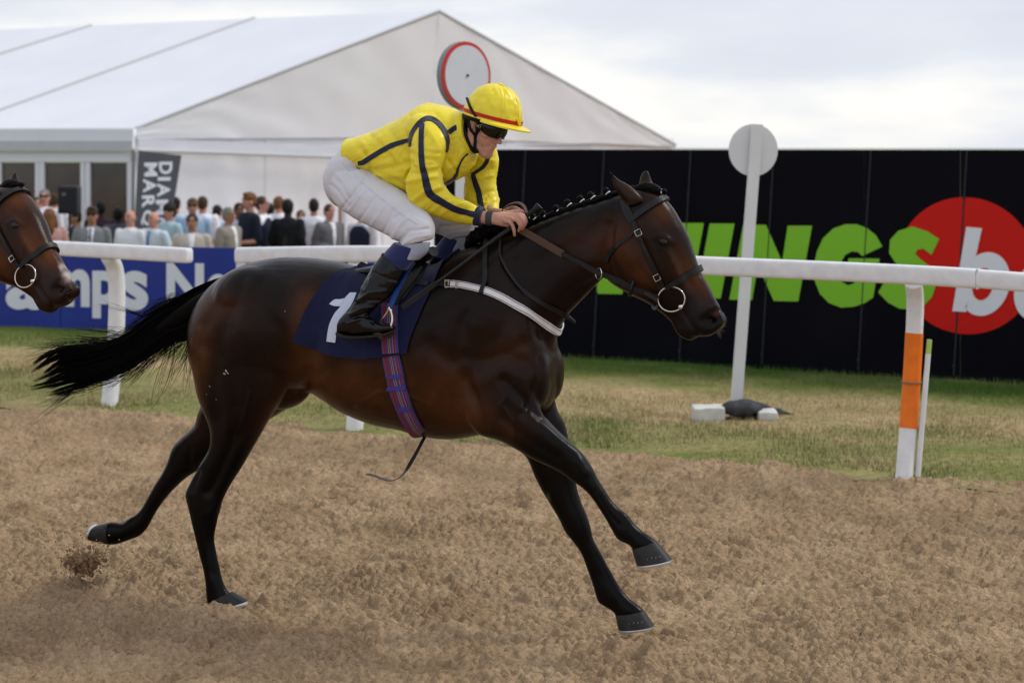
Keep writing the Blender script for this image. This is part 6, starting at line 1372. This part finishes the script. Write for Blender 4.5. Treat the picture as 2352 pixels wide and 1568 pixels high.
person(299, 480, 160, -25, 'pink', 'bald', 'grey', 'shirt', WHITE, 'bald man in plain white shirt without tie', arms=('bent', 'bent'))
person(353, 484, 160, -30, 'pink', 'bald', 'grey', 'shirt', (.58, .66, .74), 'bald man in pale shirt with a blue tie', arms=('down', 'pocket'), extra=['bluetie'])
person(389, 467, 152, -40, 'fair', 'curly', 'dark', 'shirt', (.40, .55, .62), 'curly dark haired man looking down beside the banner', arms=('bent', 'bent'))
person(404, 452, 140, 175, 'fair', 'short', 'dark', 'shirt', (.45, .58, .66), 'man with short dark hair facing the marquee behind the curly haired man')
person(442, 455, 150, 12, 'fair', 'quiff', 'fair', 'shirt', LBLUE, 'fair haired man in sunglasses and sky blue shirt', extra=['shades'])
person(466, 450, 142, 172, 'fair', 'short', 'brown', 'shirt', (.82, .82, .88), 'broad man in white shirt with his back to the track, beside the blue shirted man', arms=('bent', 'bent'))
person(441, 490, 168, 5, 'tan', 'short', 'dark', 'jacket', (.50, .44, .40), 'man in beige jacket and open white collar in the front row')
person(526, 475, 158, 62, 'tan', 'short', 'grey', 'jacket', (.27, .235, .215), 'grey haired man in taupe jacket seen from the side', arms=('down', 'bent'))
person(549, 465, 148, 20, 'brown', 'short', 'black', 'shirt', (.50, .49, .60), 'dark haired man in lilac shirt behind the taupe jacket')
person(572, 442, 152, -55, 'fair', 'quiff', 'ginger', 'polo', (.008, .012, .026), 'tall ginger man in navy polo shirt holding his arm forward', arms=('bent', 'bent'))
person(603, 450, 148, 75, 'pink', 'short', 'brown', 'shirt', WHITE, 'man with cropped hair in navy waistcoat over a white shirt', extra=['vest'])
person(642, 450, 142, 140, 'pink', 'short', 'ginger', 'shirt', (.80, .80, .86), 'slim man in white shirt turned towards the marquee, beside the waistcoat')
person(662, 456, 152, 160, 'dark', 'short', 'black', 'shirt', (.007, .008, .011), 'black haired man in black shirt with his back to the track', arms=('bent', 'bent'))
person(691, 482, 140, 15, 'tan', 'short', 'brown', 'shirt', (.35, .33, .33), 'small face showing between the black shirt and a white shirt')
person(721, 455, 146, 182, 'fair', 'short', 'dark', 'shirt', (.82, .83, .90), 'man with dark cropped hair in white shirt, hands on his hips, back turned', arms=('pocket', 'pocket'), tr=(.10, .045, .035))
person(757, 468, 148, 40, 'pink', 'short', 'brown', 'jacket', (.15, .15, .16), 'young man in mid grey jacket at the right end of the group', arms=('bent', 'down'))
person(832, 470, 152, 150, 'fair', 'short', 'dark', 'shirt', (.52, .50, .56), 'man in navy waistcoat standing apart, half hidden behind the jockey', extra=['vest'])
person(84, 452, 142, 30, 'fair', 'short', 'brown', 'shirt', (.78, .78, .84), 'man in white shirt almost hidden by the second horse head')
person(327, 470, 138, 185, 'fair', 'short', 'fair', 'shirt', (.80, .80, .86), 'fair haired man in white shirt, back turned, between the two bald men')
person(500, 470, 136, 160, 'fair', 'short', 'dark', 'shirt', (.46, .56, .74), 'man in mid blue shirt with his back turned, behind the beer glass')
person(620, 466, 134, 200, 'tan', 'short', 'black', 'shirt', (.78, .78, .84), 'dark haired man in white shirt at the back, between waistcoat and slim man')
bg_ = q(483, 556, 23.1); be_ = empty('beer_glass', (bg_[0], bg_[1], bg_[2] - .06)); tag(be_, 'plastic glass of amber beer held up beside the beige jacket', 'glass')
V, Fc = rings(np.array([(0, 0, 0), (0, 0, .10)]), np.array([(.032, 0, 0), (.038, 0, 0)]), np.array([(0, .032, 0), (0, .038, 0)]), 20); mesh_obj('beer', V, Fc, mat('beer', (.42, .13, .02), .2), be_)
V, Fc = rings(np.array([(0, 0, .101), (0, 0, .118)]), np.array([(.038, 0, 0), (.040, 0, 0)]), np.array([(0, .038, 0), (0, .040, 0)]), 20); mesh_obj('foam', V, Fc, mat('foam', (.6, .55, .45), .7), be_)

# ------------------------------------------------------------------ sand thrown up by the trailing hind foot
parts = []
for _ in range(1500):
    r_ = rng.normal(size=3); x, y = 193 + r_[0] * 21, 1294 + r_[1] * 13 - abs(r_[0]) * 3
    if rng.random() < .06: x, y = 200 + r_[0] * 60, 1270 + r_[1] * 40
    c = at(x, min(y, 1345), 7.85 + r_[2] * .08); c = np.array(c)
    sz = rng.uniform(.002, .0065) * (1.6 if abs(r_[0]) < .8 and abs(r_[1]) < .8 else .8); V, Fc = ellip(c, (sz, sz, sz * .8), tuple(rng.uniform(0, 90, 3)), 7, 5); V = V + rng.normal(size=V.shape) * sz * .18; parts.append((V, Fc))
for _ in range(26):
    r_ = rng.normal(size=3); c = np.array(at(193 + r_[0] * 17, 1298 + r_[1] * 9, 7.85 + r_[2] * .05)); sz = rng.uniform(.008, .020)
    V, Fc = ellip(c, (sz * 1.2, sz, sz * .8), tuple(rng.uniform(0, 90, 3)), 12, 8); V = V + ((fbm(V[:, 0] * 90, V[:, 2] * 90, 2, z=V[:, 1] * 90) - .5) * sz * 1.4)[:, None] * rng.normal(size=V.shape) * .8; parts.append((V, Fc))
V, Fc = cat(parts); o = mesh_obj('flying_sand', V, Fc, mat('damp sand', (.24, .155, .085), .95, var=.3, vscale=30), None); tag(o, 'burst of damp sand kicked up behind the hind hoof', 'sand', kind='stuff')
